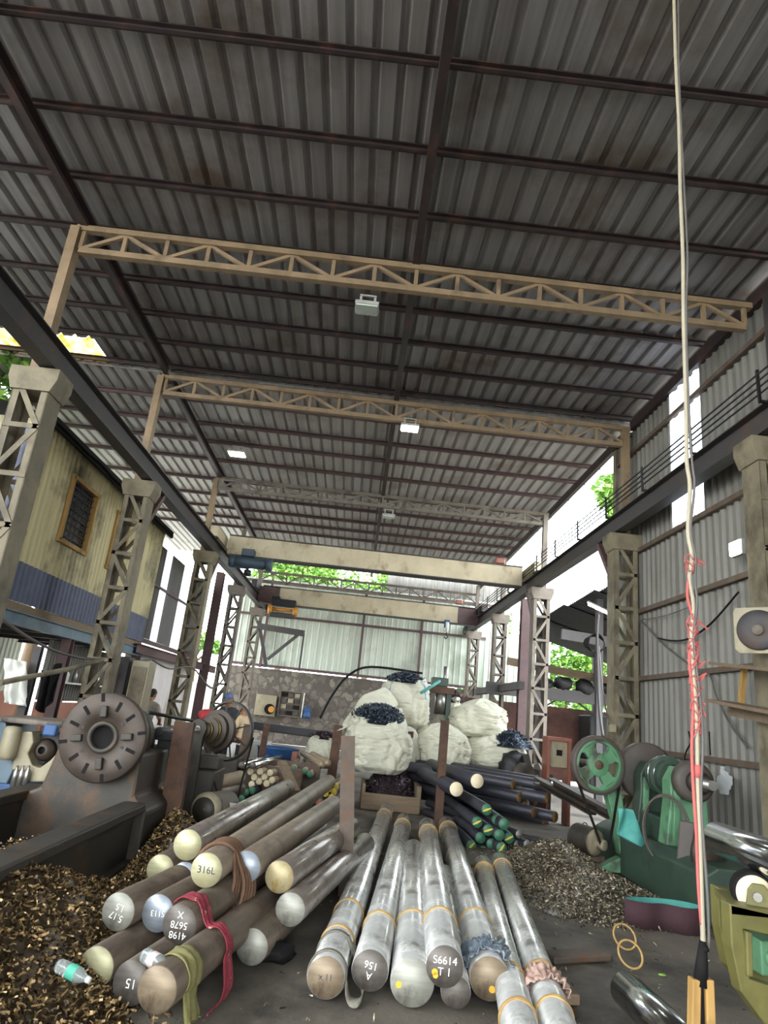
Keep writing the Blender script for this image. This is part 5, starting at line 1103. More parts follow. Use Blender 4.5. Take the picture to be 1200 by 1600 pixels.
def swarf_mound(name, c, r, hgt, m, parent, n=900, L=.05, seed=0):
    R_ = random.Random(seed); b = MB()
    b.grid(lambda u, v: Vector(c)+Vector((math.cos(u*2*pi)*r[0]*v, math.sin(u*2*pi)*r[1]*v, hgt*(1-v*v)-.02)), 24, 6, closeu=True)
    for k in range(n):
        a, v = R_.uniform(0, 2*pi), math.sqrt(R_.random()); chip(b, Vector(c)+Vector((math.cos(a)*r[0]*v, math.sin(a)*r[1]*v, hgt*(1-v*v)+R_.uniform(-.01, .03))), L*R_.uniform(.5, 1.3), .012, R_)
    return b.build(name, m, parent, recalc=False)
def bag(px, py_top, py_bot, wpx, y, label, depth_=None, lean=0., open_=None, seed=0, squash=.3, straps=0, top=.8, flap=None, tilt=0.):
    ct, cb = pt(px, py_top, y=y), pt(px, py_bot, y=y); w = depth((ct+cb)/2)*wpx/F; h = ct.z-cb.z; rx = w/2; ry = (depth_ or w)/2
    c = Vector((cb.x, y+ry*.5, cb.z)); t = thing('bulk_bag', c, label, 'bag', 'white bulk bags of swarf')
    def fn(u, v):
        a = u*2*pi; e = .72
        ca, sa = math.cos(a), math.sin(a); ca = math.copysign(abs(ca)**e, ca); sa = math.copysign(abs(sa)**e, sa)
        bul = .8+.28*math.sin(pi*min(1, .12+v*.86)**.9)
        if v > .8: bul *= 1-(1-top)*((v-.8)/.2)**1.3
        if v < .1: bul *= .82+.18*(v/.1)
        def ridge(p): return (1-abs(noise.noise(p))*2.2)**3
        q_ = Vector((ca*1.6+seed*5, sa*1.6, v*1.8)); wv = noise.noise(q_)
        nn = 1.45*(wv*.1)+.06*noise.noise(Vector((ca*5, sa*5+seed, v*4)))-.075*ridge(Vector((ca*2.6+seed, sa*2.6+wv, v*4.2+wv*2)))-.05*ridge(Vector((ca*6+seed*2, sa*6, v*2.2+wv*3)))-.035*ridge(Vector((ca*4, sa*4+seed, v*11+wv*4)))
        z = h*v*((1+.08*noise.noise(Vector((ca*1.5, sa*1.5, seed*2.)))+tilt*sa*(v-.5)*2) if v > .5 else 1)
        return c+Vector((ca*rx*(bul+nn)+lean*z, sa*ry*(bul+nn), z))
    b = MB(); b.grid(fn, 96, 64, closeu=True)
    ring0 = [v for v in b.bm.verts if abs(v.co.z-c.z) < 1e-4]
    bot = b.bm.verts.new(c+Vector((0, 0, -.005)))
    if len(ring0) > 2:
        for i in range(len(ring0)): b._face([ring0[i], ring0[(i+1) % len(ring0)], bot])
    if not open_:
        def capf(u, v):
            p = fn(u, 1.); m_ = c+Vector((lean*h, 0, h*1.04)); q = p.lerp(m_, v); q.z += .05*h*math.sin(v*2)*(1+noise.noise(q*5)); return q
        b.grid(capf, 56, 8, closeu=True)
    o = b.build('sack', 'bag_white', t)
    if open_:
        ms = swarf_mound('swarf', c+Vector((lean*h, 0, h*.95)), (rx*.84, ry*.84), h*.15, open_, t, 1300, .06, seed)
        if tilt:
            for vv in ms.data.vertices: vv.co.z += tilt*1.05*h*(vv.co.y/ry)
    for k in range(straps):
        a = -pi/2+(-.8+1.6*k/max(1, straps-1)); u_ = (a % (2*pi))/(2*pi)
        b = MB(); b.grid(lambda i, j: fn(u_+(i-.5)*.02, .6+.38*j)+Vector((math.cos(a)*.012, math.sin(a)*.012, 0)), 2, 10); s_ = b.build('lifting_strap', 'strap_blue', t); s_.modifiers.new('s', 'SOLIDIFY').thickness = .008
    return t, c, fn, h, rx, ry
t, c, fn, h, rx, ry = bag(588, 1112, 1208, 104, 12.3, 'biggest white bag at the left front of the bag pile, its flap thrown open', open_='swarf_blue', seed=1, lean=-.06, top=.92, tilt=.16)
def flapf(u, v):
    a = (.30+.42*u)*2*pi; e = fn((.30+.42*u) % 1, 1.)
    return e+Vector((-.10*v*math.cos(a)*-1, .22*v, .42*math.sin(u*pi)*v+.06*v*noise.noise(Vector((u*7, v*4, 0)))))
def flap2(u, v):
    p0, p1 = pt(527, 1142, y=12.35), pt(612, 1112, y=12.9); q = p0.lerp(p1, u); q.z += .55*min(1, u*3.2+.05)**.6*min(1, (1-u)*3+.1)**.6*v*(1+.15*noise.noise(Vector((u*4, 2, 1)))); q.y += .25*v; q.x += .12*v+.04*noise.noise(Vector((u*6, v*5, 3))); return q
b = MB(); b.grid(flap2, 26, 12); o = b.build('flap', 'bag_white', t); o.modifiers.new('s', 'SOLIDIFY').thickness = .012
bag(629, 1058, 1138, 76, 13.6, 'upright white bag with blue straps and a crown of dark swarf, highest of the pile', open_='swarf_blue', seed=2, straps=2, top=.92, tilt=.05)
bag(690, 1135, 1200, 84, 13.0, 'squat white bag with black scribble in the middle of the pile', seed=3, top=.7)
bag(750, 1096, 1152, 86, 13.9, 'bulging white bag at the upper right of the pile', seed=4, top=.6, lean=.05)
bag(775, 1150, 1202, 96, 13.6, 'torn crumpled white bag at the lower right of the pile', seed=5, top=.55)
bag(632, 1140, 1205, 40, 12.9, 'white bag squeezed between the big front bag and the rusty post', seed=6, top=.8)
bag(700, 1090, 1210, 40, 15.2, 'bluish white bag behind the press, a dark scrap heap on it', seed=7, top=.9, open_='swarf_dark')
bag(500, 1150, 1200, 54, 13.2, 'small white bag with dark swarf left of the posts', seed=8, open_='swarf_dark', top=.9)
b = MB(); b.tube([pt(657, 1083, y=13.4), pt(672, 1074, y=13.5), pt(687, 1064, y=13.8)], .03, 6); o = b.build('teal_strap', 'teal'); tag(o, 'teal strap stretched from the highest bag to the press', 'strap')
R_ = random.Random(11)
b = MB()
c = pt(800, 1158, y=13.5); b.grid(lambda u, v: c+Vector((math.cos(u*2*pi)*.42*v, math.sin(u*2*pi)*.3*v, .3*(1-v*v)-.12)), 24, 8, closeu=True)
for k in range(700):
    a, v = R_.uniform(0, 6.28), math.sqrt(R_.random()); chip(b, c+Vector((math.cos(a)*.42*v, math.sin(a)*.3*v, .3*(1-v*v)-.1)), .07, .014, R_)
o = b.build('swarf_heap', 'swarf_blue', recalc=False); o['kind'] = 'stuff'; tag(o, 'blue black swarf spilling beside the torn bag', 'swarf')
# timber bin
q0, q1 = pt(562, 1262, z=0), pt(648, 1262, z=0); yb = q0.y
t = thing('swarf_bin', ((q0.x+q1.x)/2, yb+.4, 0), 'low timber bin filled with dark purplish swarf, below the big front bag', 'bin')
xw = .47; cx_ = (q0.x+q1.x)/2
for nm, cc, ss in (('front_board', (cx_, yb-.1, .13), (1.0, .06, .26)), ('back_board', (cx_, yb+.8, .2), (1.0, .06, .4)), ('side_board', (cx_-xw, yb+.35, .2), (.06, .9, .4)), ('side_board', (cx_+xw, yb+.35, .22), (.08, .9, .44))):
    b = MB(); b.box(cc, ss); b.build(nm, 'wood_old', t, bevel=.01)
sw = swarf_mound('swarf', (cx_, yb+.4, .26), (.45, .46), .46, 'swarf_dark', t, 2200, .05, 3)
b = MB(); b.ball(pt(632, 1266, z=.04), (.1, .08, .05), 2, .4, 3); o = b.build('orange_rag', 'red_orange'); tag(o, 'orange rag on the floor before the swarf bin', 'rag')
# machines behind the right heap
q = pt(872, 1178, y=12.6)
t = thing('control_cabinet', (q.x, 12.6, 0), 'small cream cabinet in a red frame left of the green flywheel', 'cabinet')
W_ = 30*depth(q)/F; H_ = 40*depth(q)/F
b = MB(); b.box((q.x, 12.75, q.z), (W_, .3, H_)); b.build('body', 'cream_cast', t, bevel=.01)
b = MB()
for s in (-1, 1): b.box((q.x+s*W_*.55, 12.7, (q.z+H_*.5)/2), (.05, .34, q.z+H_*.5))
b.box((q.x, 12.7, q.z+H_*.55), (W_*1.25, .4, .06)); b.build('frame', 'red_orange', t)
b = MB(); b.box((q.x+.02, 12.59, q.z+.02), (.1, .02, .1)); b.build('socket', 'black_rubber', t)
q = pt(826, 1185, y=13.2)
t = thing('cutting_machine', (q.x, 13.2, 0), 'black greasy machine with jutting arms between the torn bag and the cream cabinet', 'machine')
b = MB(); b.box((q.x, 13.3, .35), (.8, .5, .7)); b.ball((q.x-.25, 13.2, .8), (.3, .25, .32), 3, .35, 2.5, 3); b.build('body', 'black_iron', t)
b = MB(); b.bar((q.x+.05, 13.0, .55), (q.x-.12, 13.0, 1.1), .12, .12); b.bar((q.x+.3, 12.9, .5), (q.x+.1, 13.0, .95), .1, .1); b.bar((q.x-.3, 12.9, .9), (q.x+.4, 13.0, .75), .08, .08); b.build('arm', 'cast_iron', t)
b = MB(); b.rev([(0, 0), (.22, 0), (.24, .03), (.24, .08), (0, .1)], (q.x-.2, 12.85, .72), (.3, -1, 0), 28); b.build('guard_disc', 'cast_iron', t)
q = pt(435, 1170, y=13.0)
b = MB(); b.rev([(.3, 0), (.38, .6), (.4, .62), (.37, .62), (.3, .05), (0, .05)], (q.x, 13.0, .15), (0, 0, 1), 28); o = b.build('blue_bin', 'blue_paint'); tag(o, 'blue tub behind the pale bundle', 'tub')
b = MB(); b.box((q.x+.33, 12.8, .5), (.12, .12, .5)); o = b.build('red_can', 'red_orange', bevel=.02); tag(o, 'red can beside the blue tub', 'can')
b = MB(); b.box((pt(405, 1150, y=14).x, 14, .4), (.5, .4, .8)); o = b.build('white_block', 'white_paint', bevel=.02); tag(o, 'pale crate behind the posts right of the gray-haired person', 'crate')
c = pt(300, 1170, y=10.8); b = MB(); b.box((c.x, 10.9, .35), (1.5, .5, .7)); o = b.build('work_bench', 'cast_iron', bevel=.02); tag(o, 'dark bench cluttered with parts behind the belt pulley', 'bench')
for k in range(6):
    q = Vector((c.x-.6+.24*k, 10.75, .7)); b = MB(); b.cyl(q, q+Z*(.1+.05*(k % 3)), .05+.01*(k % 2), n=14); o = b.build('turned_part', ['dull_steel', 'cast_iron', 'white_paint'][k % 3]); tag(o, 'turned metal part on the cluttered bench, %s from the left' % ORD[k], 'part', 'parts on the bench')
c = pt(325, 1118, y=12.0); b = MB(); b.ball(c, (.17, .14, .1), 3, .3, 3, 2); o = b.build('red_bundle', mat('red_cloth', '#9c2f34', '#b8434a', rough=.85)); tag(o, 'red cloth bundle behind the belt wheel', 'cloth')
b = MB(); b.box((c.x-.02, 12.0, (c.z-.08)/2), (.3, .3, c.z-.08)); o = b.build('pedestal', 'cast_iron', bevel=.02); tag(o, 'dark pedestal under the red cloth bundle', 'pedestal')

# ================================================================ PEOPLE
mat('skin', '#8a5f45', '#9a6d50', rough=.6, ns=20); mat('hair_dark', '#15110f', '#241d19', rough=.7, ns=60); mat('hair_grey', '#8c8680', '#aaa49c', rough=.8, ns=60)
mat('shirt_grey', '#8a8378', '#9b9488', rough=.9, ns=6); mat('shirt_cream', '#bda684', '#cbb594', rough=.9, ns=6); mat('shirt_dark', '#262a30', '#343a42', rough=.9, ns=6)
mat('trousers_dark', '#20222a', '#2c2f38', rough=.9, ns=8); mat('cap_blue', '#4a5a7c', '#5c6d90', rough=.9, ns=8)
def remesh(mb, name, m, parent, vox=.014, smooth=2):
    me = bpy.data.meshes.new('tmp'); mb.bm.to_mesh(me); mb.bm.free()
    o = bpy.data.objects.new('tmp', me); COL.objects.link(o)
    r = o.modifiers.new('r', 'REMESH'); r.mode = 'VOXEL'; r.voxel_size = vox; r.use_smooth_shade = True
    s = o.modifiers.new('s', 'SMOOTH'); s.factor = .5; s.iterations = smooth
    dg = bpy.context.evaluated_depsgraph_get(); nm = bpy.data.meshes.new_from_object(o.evaluated_get(dg)); bpy.data.objects.remove(o)
    for p in nm.polygons: p.use_smooth = True
    off = wloc(parent)
    for v in nm.vertices: v.co -= off
    nm.materials.clear(); nm.materials.append(MATS[m]); nm.name = name
    q = bpy.data.objects.new(name, nm); COL.objects.link(q); q.parent = parent; return q
def limb(b, pts, radii, n=12):
    P_ = catmull(pts, 4); R2 = []
    for i in range(len(radii)-1):
        for k in range(4): R2.append(radii[i]+(radii[i+1]-radii[i])*k/4)
    R2.append(radii[-1]); b.tube(P_, .05, n, radii=R2)
    b.ball(pts[0], radii[0], 2); b.ball(pts[-1], radii[-1], 2)
def hand(b, w, d, side, sc, curl=.5):
    """palm, four unequal bent fingers and a thumb leaving the side of the palm; d = pointing direction"""
    a, s, u = frame(d); s = s*side
    b.bar(w-a*.01*sc, w+a*.085*sc, .075*sc, .03*sc, up=u, w1=.085*sc, h1=.026*sc); b.ball(w+a*.04*sc, (.035*sc, .035*sc, .03*sc), 2)
    for k, L in enumerate((.07, .08, .074, .056)):
        p0 = w+a*.08*sc+s*(-.032+.021*k)*sc; p1 = p0+(a*math.cos(curl)-u*math.sin(curl))*L*.5*sc; p2 = p1+(a*math.cos(curl*2.2)-u*math.sin(curl*2.2))*L*.5*sc
        b.tube([p0-a*.02*sc, p0, p1, p2], .009*sc, 6, radii=[.011*sc, .011*sc, .0095*sc, .008*sc])
    t0 = w+a*.02*sc-s*.035*sc; t1 = t0+(a*.5-s*.6-u*.3).normalized()*.04*sc; t2 = t1+(a*.9-s*.1-u*.4).normalized()*.035*sc
    b.tube([t0, t1, t2], .011*sc, 6, radii=[.014*sc, .012*sc, .009*sc])
def person(loc, face, hgt, label, shirt, hair, hairm, elbowL, handL, elbowR, handR, head_tilt=.2, lean=.1, cap=None):
    """face = heading (radians, 0 looks along -Y); arms given in the body's own axes: x to its left, y forward, z up, for a 1.7 m body"""
    t = thing('person', loc, label, 'person'); sc = hgt/1.7; L0 = Vector(loc); Rm_ = Matrix.Rotation(face, 3, 'Z')
    def B(x, y, z):   # body axes -> world
        yy = y+lean*max(0, z-.9); return L0+Rm_ @ Vector((x*sc, -yy*sc, z*sc))
    hd = lambda x, y, z: B(x, y*math.cos(head_tilt)+(z)*math.sin(head_tilt), 1.46+z*math.cos(head_tilt)-y*math.sin(head_tilt))
    b = MB()
    for s in (-1, 1):
        limb(b, [B(s*.1, 0, .9), B(s*.11, .02, .48), B(s*.11, -.01, .1)], [.088*sc, .06*sc, .042*sc])
        limb(b, [B(s*.11, -.03, .05), B(s*.12, .14, .035)], [.042*sc, .035*sc])
    limb(b, [B(0, 0, .92), B(0, -.005, 1.1), B(0, -.01, 1.3)], [.14*sc, .13*sc, .145*sc]); limb(b, [B(-.1, 0, 1.34), B(.1, 0, 1.34)], [.1*sc, .1*sc]); limb(b, [B(-.09, 0, .95), B(.09, 0, .95)], [.1*sc, .1*sc])
    limb(b, [B(0, -.01, 1.4), hd(0, 0, .05)], [.058*sc, .055*sc])
    b.ball(hd(0, 0, .14), (.078*sc, .092*sc, .108*sc), 3); b.ball(hd(0, .045, .075), (.055*sc, .05*sc, .06*sc), 2)
    b.ball(hd(0, .1, .12), (.014*sc, .02*sc, .022*sc), 2); b.ball(hd(0, .088, .075), (.026*sc, .012*sc, .01*sc), 2)
    for s in (-1, 1): b.ball(hd(s*.08, -.005, .125), (.014*sc, .022*sc, .032*sc), 2); b.ball(hd(s*.032, .082, .15), (.013*sc, .01*sc, .009*sc), 2)
    arms = []
    for s, e, h in ((1, elbowL, handL), (-1, elbowR, handR)):
        S, E, H_ = B(s*.185, 0, 1.36), B(*e), B(*h)
        limb(b, [S, E, H_], [.05*sc, .04*sc, .028*sc]); hand(b, H_, H_-E, s, sc); arms.append((S, E, H_))
    remesh(b, 'body', 'skin', t, .011, 3)
    b = MB(); limb(b, [B(0, 0, .86), B(0, -.005, 1.08), B(0, -.01, 1.3)], [.16*sc, .148*sc, .158*sc]); limb(b, [B(-.11, 0, 1.35), B(.11, 0, 1.35)], [.108*sc, .108*sc]); limb(b, [B(-.09, 0, .9), B(.09, 0, .9)], [.115*sc, .115*sc])
    for S, E, H_ in arms: limb(b, [S, S.lerp(E, .85)], [.066*sc, .056*sc])
    remesh(b, 'shirt', shirt, t, .014, 2)
    b = MB()
    for s in (-1, 1): limb(b, [B(s*.1, 0, .88), B(s*.11, .02, .48), B(s*.11, -.005, .09)], [.105*sc, .078*sc, .06*sc])
    limb(b, [B(-.085, 0, .92), B(.085, 0, .92)], [.118*sc, .118*sc]); remesh(b, 'trousers', 'trousers_dark', t, .014, 2)
    b = MB(); b.ball(hd(0, -.016, .163), (.084*sc, .093*sc, .092*sc), 3, .06, 9); b.ball(hd(0, -.045, .11), (.068*sc, .05*sc, .07*sc), 2, .06, 9); remesh(b, 'hair', hairm, t, .011, 1)
    if cap:
        b = MB(); b.ball(hd(0, -.005, .185), (.092*sc, .104*sc, .082*sc), 3); b.ball(hd(0, .11, .165), (.065*sc, .06*sc, .012*sc), 2); remesh(b, 'cap', cap, t, .011, 1)
    return t
p = pt(237, 1078, y=13.4); person((p.x-.02, 13.4, 0), pi-.25, 1.56, 'person seen from behind in a grey shirt, bending over work beyond the faceplate', 'shirt_grey', 1, 'hair_dark', (.27, .06, 1.12), (.2, .28, 1.02), (-.28, .06, 1.12), (-.16, .3, 1.02), .35, .12)
p = pt(386, 1112, y=12.5); person((p.x, 12.5, 0), -pi/2-.45, 1.49, 'gray-haired person in a tan and cream shirt, looking left behind the large belt wheel', 'shirt_cream', 1, 'hair_grey', (.28, .04, 1.12), (.22, .22, .95), (-.27, .1, 1.12), (-.18, .3, 1.0), .25, .1)
p = pt(362, 1104, y=13.1); person((p.x-.02, 13.1, 0), -.5, 1.62, 'person in dark clothes and a blue cap, half hidden behind the belt wheel', 'shirt_dark', 1, 'hair_dark', (.26, .06, 1.1), (.16, .24, 1.02), (-.27, .06, 1.1), (-.15, .26, 1.0), .3, .08, cap='cap_blue')

# ================================================================ CLOTHS, SLINGS AND BOTTLES ON THE BARS
def axisP(o, y, ang, r): return o.matrix_basis @ Vector((math.cos(ang)*r, y, math.sin(ang)*r))
def drape(name, o, y0, w, r, a0, a1, drop, m, label, cat, drift=0., fray=.02, nu=10, nv=30, thick=.006, seed=1):
    """cloth lying over a bar from angle a0 to a1, then hanging by 'drop' metres"""
    arc = abs(a1-a0)*r; tot = arc+drop
    def fn(u, v):
        s = v*tot; yy = y0+w*(u-.5)+.03*noise.noise(Vector((u*2, v*5, seed)))
        rr = r+.008+.008*abs(noise.noise(Vector((u*8, v*9, seed))))
        if s < arc: q = axisP(o, yy, a0+(a1-a0)*s/arc, rr)
        else:
            q = axisP(o, yy, a1, rr); k = s-arc; q = q+Vector((drift*k+.012*math.sin(k*22+seed), -.1*k+.012*math.sin(u*9+k*12), -k))
        q = q+Vector((.006*math.sin(u*14+v*6), 0, .006*math.cos(u*11)))
        q.z = max(q.z, .01+.01*abs(math.sin(u*9+v*20))); return q
    b = MB(); b.grid(fn, nu, nv); c = b.build(name, m); s = c.modifiers.new('s', 'SOLIDIFY'); s.thickness = thick; return tag(c, label, cat)
mat('red_scarf', '#761f2c', '#933240', rough=.85, ns=30, bump=.3, bs=30, c3='#c9a08a', s3=26, t3=(.62, .68))
mat('yellow_rag', '#747044', '#8b8656', rough=.85, ns=8, bump=.4, bs=14, c3='#6b6636', s3=5)
mat('sling_brown', '#5d4434', '#70543f', rough=.9, ns=20, bump=.3, bs=50)
mat('webbing', '#6b675c', '#7d796c', rough=.85, ns=30, bump=.2, bs=60)
b11, b15, b2 = LEFT[10], LEFT[14], LEFT[1]
RP = [axisP(b11, .13, a, .112) for a in (2.4, 1.9, 1.4, .9)]+[axisP(b15, .62, a, .118) for a in (1.75, 1.2, .6, .1, -.3)]
e_ = RP[-1]; RP += [e_+Vector((.03, -.06, -.09)), Vector((e_.x+.03, e_.y-.12, .012)), Vector((e_.x+.0, e_.y-.3, .012))]
RC = catmull(RP, 6)
def redf(u, v):
    x_ = v*(len(RC)-1); i = min(len(RC)-2, int(x_)); q = RC[i].lerp(RC[i+1], x_-i)
    w_ = .11*(1+.25*math.sin(v*9)); return q+Vector((.2, .97, 0))*(w_*(u-.5))+Vector((0, 0, .012*abs(math.sin(u*7+v*16))))
b = MB(); b.grid(redf, 10, 60); o = b.build('red_cloth_strip', 'red_scarf'); o.modifiers.new('s', 'SOLIDIFY').thickness = .006
tag(o, 'red patterned cloth strip draped over the dark numbered bar and hanging to the floor', 'cloth')
drape('yellow_rag', b15, .2, .17, .1025, 2.0, -.25, .2, 'yellow_rag', 'dirty yellow rag hanging over the foremost bar of the left stack', 'rag', .08, seed=4)
t = thing('rope_sling', b2.matrix_basis @ Vector((0, .25, 0)), 'brown rope sling looped over the 316L bar and hanging down in front', 'sling')
for k in range(5):
    yy = .16+.045*k; r_ = .118
    P_ = [axisP(b2, yy, 3.5, r_)]+[axisP(b2, yy+.02*i, 3.3-.42*i, r_) for i in range(8)]
    e = P_[-1]; lo_ = Vector((e.x+.07+.012*k, e.y-.1, max(.25, e.z-.3-.03*(k % 3))))
    P_ += [e.lerp(lo_, .5)+Vector((.05, -.03, 0)), lo_, lo_+Vector((-.035, -.02, -.03)), lo_+Vector((-.06, 0, .03)), e.lerp(lo_, .45)+Vector((-.01, -.05, 0)), e+Vector((-.02, -.02, .02))]
    b = MB(); b.tube(catmull(P_, 5), .0125, 6); b.build('rope_strand', 'sling_brown', t)
wb = [o for o in bpy.data.objects if o.name.startswith('wrapped_bar')]
def bylabel(s): return [o for o in bpy.data.objects if s in o.get('label', '')][0]
w1, w5, w2 = bylabel('leftmost of the wrapped row'), bylabel('blue film bunched'), bylabel('chalked A 156')
def ringstrap(o, y, r, w, m, name, label, cat):
    b = MB(); b.grid(lambda u, v: o.matrix_basis @ Vector((math.cos(u*2*pi)*(r+.006), y+w*(v-.5)+.02*math.sin(u*2*pi), math.sin(u*2*pi)*(r+.006))), 36, 2, closeu=True); c = b.build(name, m); c.modifiers.new('s', 'SOLIDIFY').thickness = .005; return tag(c, label, cat)
ringstrap(w1, .42, .109, .05, 'webbing', 'lifting_strap', 'grey webbing strap round the leftmost wrapped bar, farther turn', 'strap')
ringstrap(w1, .06, .109, .04, 'webbing', 'lifting_strap', 'grey webbing strap round the end of the leftmost wrapped bar', 'strap')
def hangst(u, v):
    P_ = [axisP(w1, .40, .9, .115), axisP(w1, .34, .2, .13), pt(553, 1480, z=.16), pt(541, 1530, z=.1), pt(545, 1562, z=.02), pt(560, 1567, z=.015), pt(566, 1545, z=.05), pt(556, 1515, z=.09)]
    C_ = catmull(P_, 6); i = min(len(C_)-1, int(v*(len(C_)-1))); q = C_[i]; return q+Vector((.008*(u-.5), .045*(u-.5), .03*(u-.5)))
b = MB(); b.grid(hangst, 2, 42); o = b.build('strap_end', 'webbing'); o.modifiers.new('s', 'SOLIDIFY').thickness = .005; tag(o, 'loose end of grey webbing looped on the floor between the two left wrapped bars', 'strap')
mat('blue_film', '#55616e', '#7a8590', rough=.3, ns=6, bump=.6, bs=10, coat=.5); mat('pink_paper', '#a68678', '#b89c8e', rough=.7, ns=7, bump=.7, bs=12)
def collar(o, y0, y1, r, a0, a1, m, name, label, cat, amp=.02, seed=0):
    def fn(u, v):
        a = a0+(a1-a0)*u; rr = r+.008+amp*abs(noise.noise(Vector((math.cos(a)*4, math.sin(a)*4, v*4+seed))))*2
        return o.matrix_basis @ Vector((math.cos(a)*rr, y0+(y1-y0)*v+.03*noise.noise(Vector((a*3, v, seed))), math.sin(a)*rr))
    b = MB(); b.grid(fn, 48, 14); c = b.build(name, m); c.modifiers.new('s', 'SOLIDIFY').thickness = .004; return tag(c, label, cat)
collar(w5, .04, .3, .119, -.6, pi+.7, 'blue_film', 'blue_film', 'crumpled blue plastic film bunched behind the brown end with the yellow dot', 'film', .035, 2)
w8 = bylabel('rightmost of the row'); w7 = bylabel('second from the right of the row')
collar(w8, .78, 1.02, .099, .2, pi+.3, 'pink_paper', 'pink_paper', 'crumpled pinkish paper over the two thin wrapped bars', 'paper', .03, 5)
def bottle(p, d, label, lab_m, L=.2, r=.032):
    d = Vector(d).normalized(); t = thing('plastic_bottle', p, label, 'bottle', 'plastic bottles')
    b = MB(); pr = [(0, .004), (r*.8, 0), (r, .012)]
    for k in range(5): pr += [(r, .02+.011*k), (r*.94, .025+.011*k)]
    pr += [(r, .08), (r, L*.66), (r*.8, L*.76), (r*.42, L*.88), (r*.4, L*.93), (0, L*.93)]
    b.rev(pr, p, d, 20); b.build('shell', mat('pet_'+lab_m, '#c8d0cc', '#d8dedc', rough=.1, trans=.75), t)
    b = MB(); b.rev([(r*1.01, L*.36), (r*1.03, L*.37), (r*1.03, L*.6), (r*1.01, L*.61)], p, d, 20); b.build('paper_label', lab_m, t)
    b = MB(); b.rev([(0, L), (r*.42, L), (r*.46, L*.93), (r*.46, L*.9)], p, d, 14); b.build('cap', 'white_paint', t)
mat('green_label', '#3fa68a', '#5ab89c', rough=.5); mat('white_label', '#b8a49c', '#cfc0b8', rough=.5)
q = pt(91, 1508, z=.25); bottle(q, (.9, -.35, -.12), 'crushed clear plastic bottle with a green label on the golden swarf heap', 'green_label')
q = pt(226, 1492, y=3.9); bottle(q, (.75, -.65, .0), 'clear plastic bottle with a pale label lying on the foremost bars', 'white_label', .2, .036)
b = MB(); b.ball(pt(432, 1487, z=.05), (.12, .09, .06), 3, .45, 3, 4); o = b.build('plastic_scrap', 'black_rubber'); tag(o, 'crumpled black plastic under the plain grey bar end', 'plastic')

# ================================================================ FLOOR OBJECTS (right)
cbx = pt(1048, 1458, z=.0)
t = thing('sanding_belt', cbx, 'maroon sanding belt loop with a teal inside, standing on the floor at the right', 'belt')
def beltpt(a):
    x = .34*math.cos(a); y = .14*math.sin(a)*(1+.25*math.cos(a*1)); 
    if math.sin(a) < 0: y += .08*math.exp(-((x+.02)/.12)**2)
    return cbx+Vector((x-.02, y+.1, 0))
for nm, k, m in (('abrasive_face', 1., 'maroon'), ('backing', .982, 'teal')):
    if m == 'maroon': mat('maroon', '#311a20', '#3d242a', rough=.85, ns=60)
    b = MB(); b.grid(lambda u, v: cbx+(beltpt(u*2*pi)-cbx)*k+Vector((0, (1-k)*.1, .21*v+.002)), 60, 2, closeu=True); o = b.build(nm, m, t, recalc=False)
    o.modifiers.new('s', 'SOLIDIFY').thickness = .004 if k == 1 else .002; o.modifiers['s'].offset = 0
for k, (px, py) in enumerate(((976, 1480), (985, 1506))):
    c = pt(px, py, z=.012+.012*k); c.z = .085; b = MB(); b.tube([c+Vector((math.cos(a*2*pi/40)*.085, math.sin(a*2*pi/40)*.06, math.sin(a*2*pi/40)*.072)) for a in range(40)], .008, 8, closed=True)
    o = b.build('cord_ring', 'tie_band'); tag(o, 'tan cord ring on the floor, %s of the two linked rings' % ('upper' if k == 0 else 'lower'), 'ring', 'tan cord rings')
a_, c_ = pt(855, 1492, z=.04), pt(945, 1487, z=.04)
b = MB(); b.bar(a_-Z*.015, c_-Z*.015, .16, .05); o = b.build('wood_plank', 'rust_grey', bevel=.015); tag(o, 'short worn wooden plank on the floor right of the wrapped bars', 'plank')
a_, c_ = pt(850, 1552, z=.03), pt(900, 1556, z=.03); b = MB(); b.bar(a_, c_, .14, .06); o = b.build('wood_plank', 'wood_old', bevel=.01); tag(o, 'small wooden block half hidden by the rightmost wrapped bar', 'plank')
c = pt(1035, 1523, z=.006); b = MB(); b.ball(c, (.03, .02, .006), 2, .4, 4); o = b.build('green_leaf', 'leaf'); tag(o, 'tiny green leaf on the floor below the cord rings', 'leaf')

# ================================================================ PENDANT CABLE
PYC = 3.2
def C(px, py, dy=0.): return pt(px, py, y=PYC+dy)
top = C(1053, 0); top_c = Vector((top.x, PYC, ZR-.05))
path = [top_c, top, C(1056, 100), C(1061, 200), C(1063, 300), C(1067, 400), C(1068, 500), C(1072, 640), C(1073, 720), C(1078, 760), C(1075, 830), C(1081, 870), C(1077, 905), C(1083, 945), C(1080, 1000), C(1086, 1090), C(1089, 1160), C(1090, 1230), C(1093, 1300), C(1096, 1400), C(1099, 1480)]
t = thing('pendant_control', C(1098, 1600), 'crane pendant cable bound with red twine, ending in yellow wooden grips at the bottom right', 'crane control')
b = MB(); b.tube(catmull(path, 4), .011, 8); b.build('cable', 'white_cable', t)
p2 = [q+Vector((.016+.008*math.sin(i*1.7), -.01, 0)) for i, q in enumerate(path)]
b = MB(); b.tube(catmull(p2, 4), .007, 6); b.build('cable', 'grey_cable', t)
rp = [C(1079, 885), C(1074, 930), C(1084, 975), C(1077, 1030), C(1083, 1090), C(1081, 1170), C(1084, 1240), C(1088, 1300), C(1091, 1380), C(1096, 1445)]
b = MB(); b.tube(catmull(rp, 6), .008, 6); b.build('red_cord', 'red_twine', t)
R_ = random.Random(5)
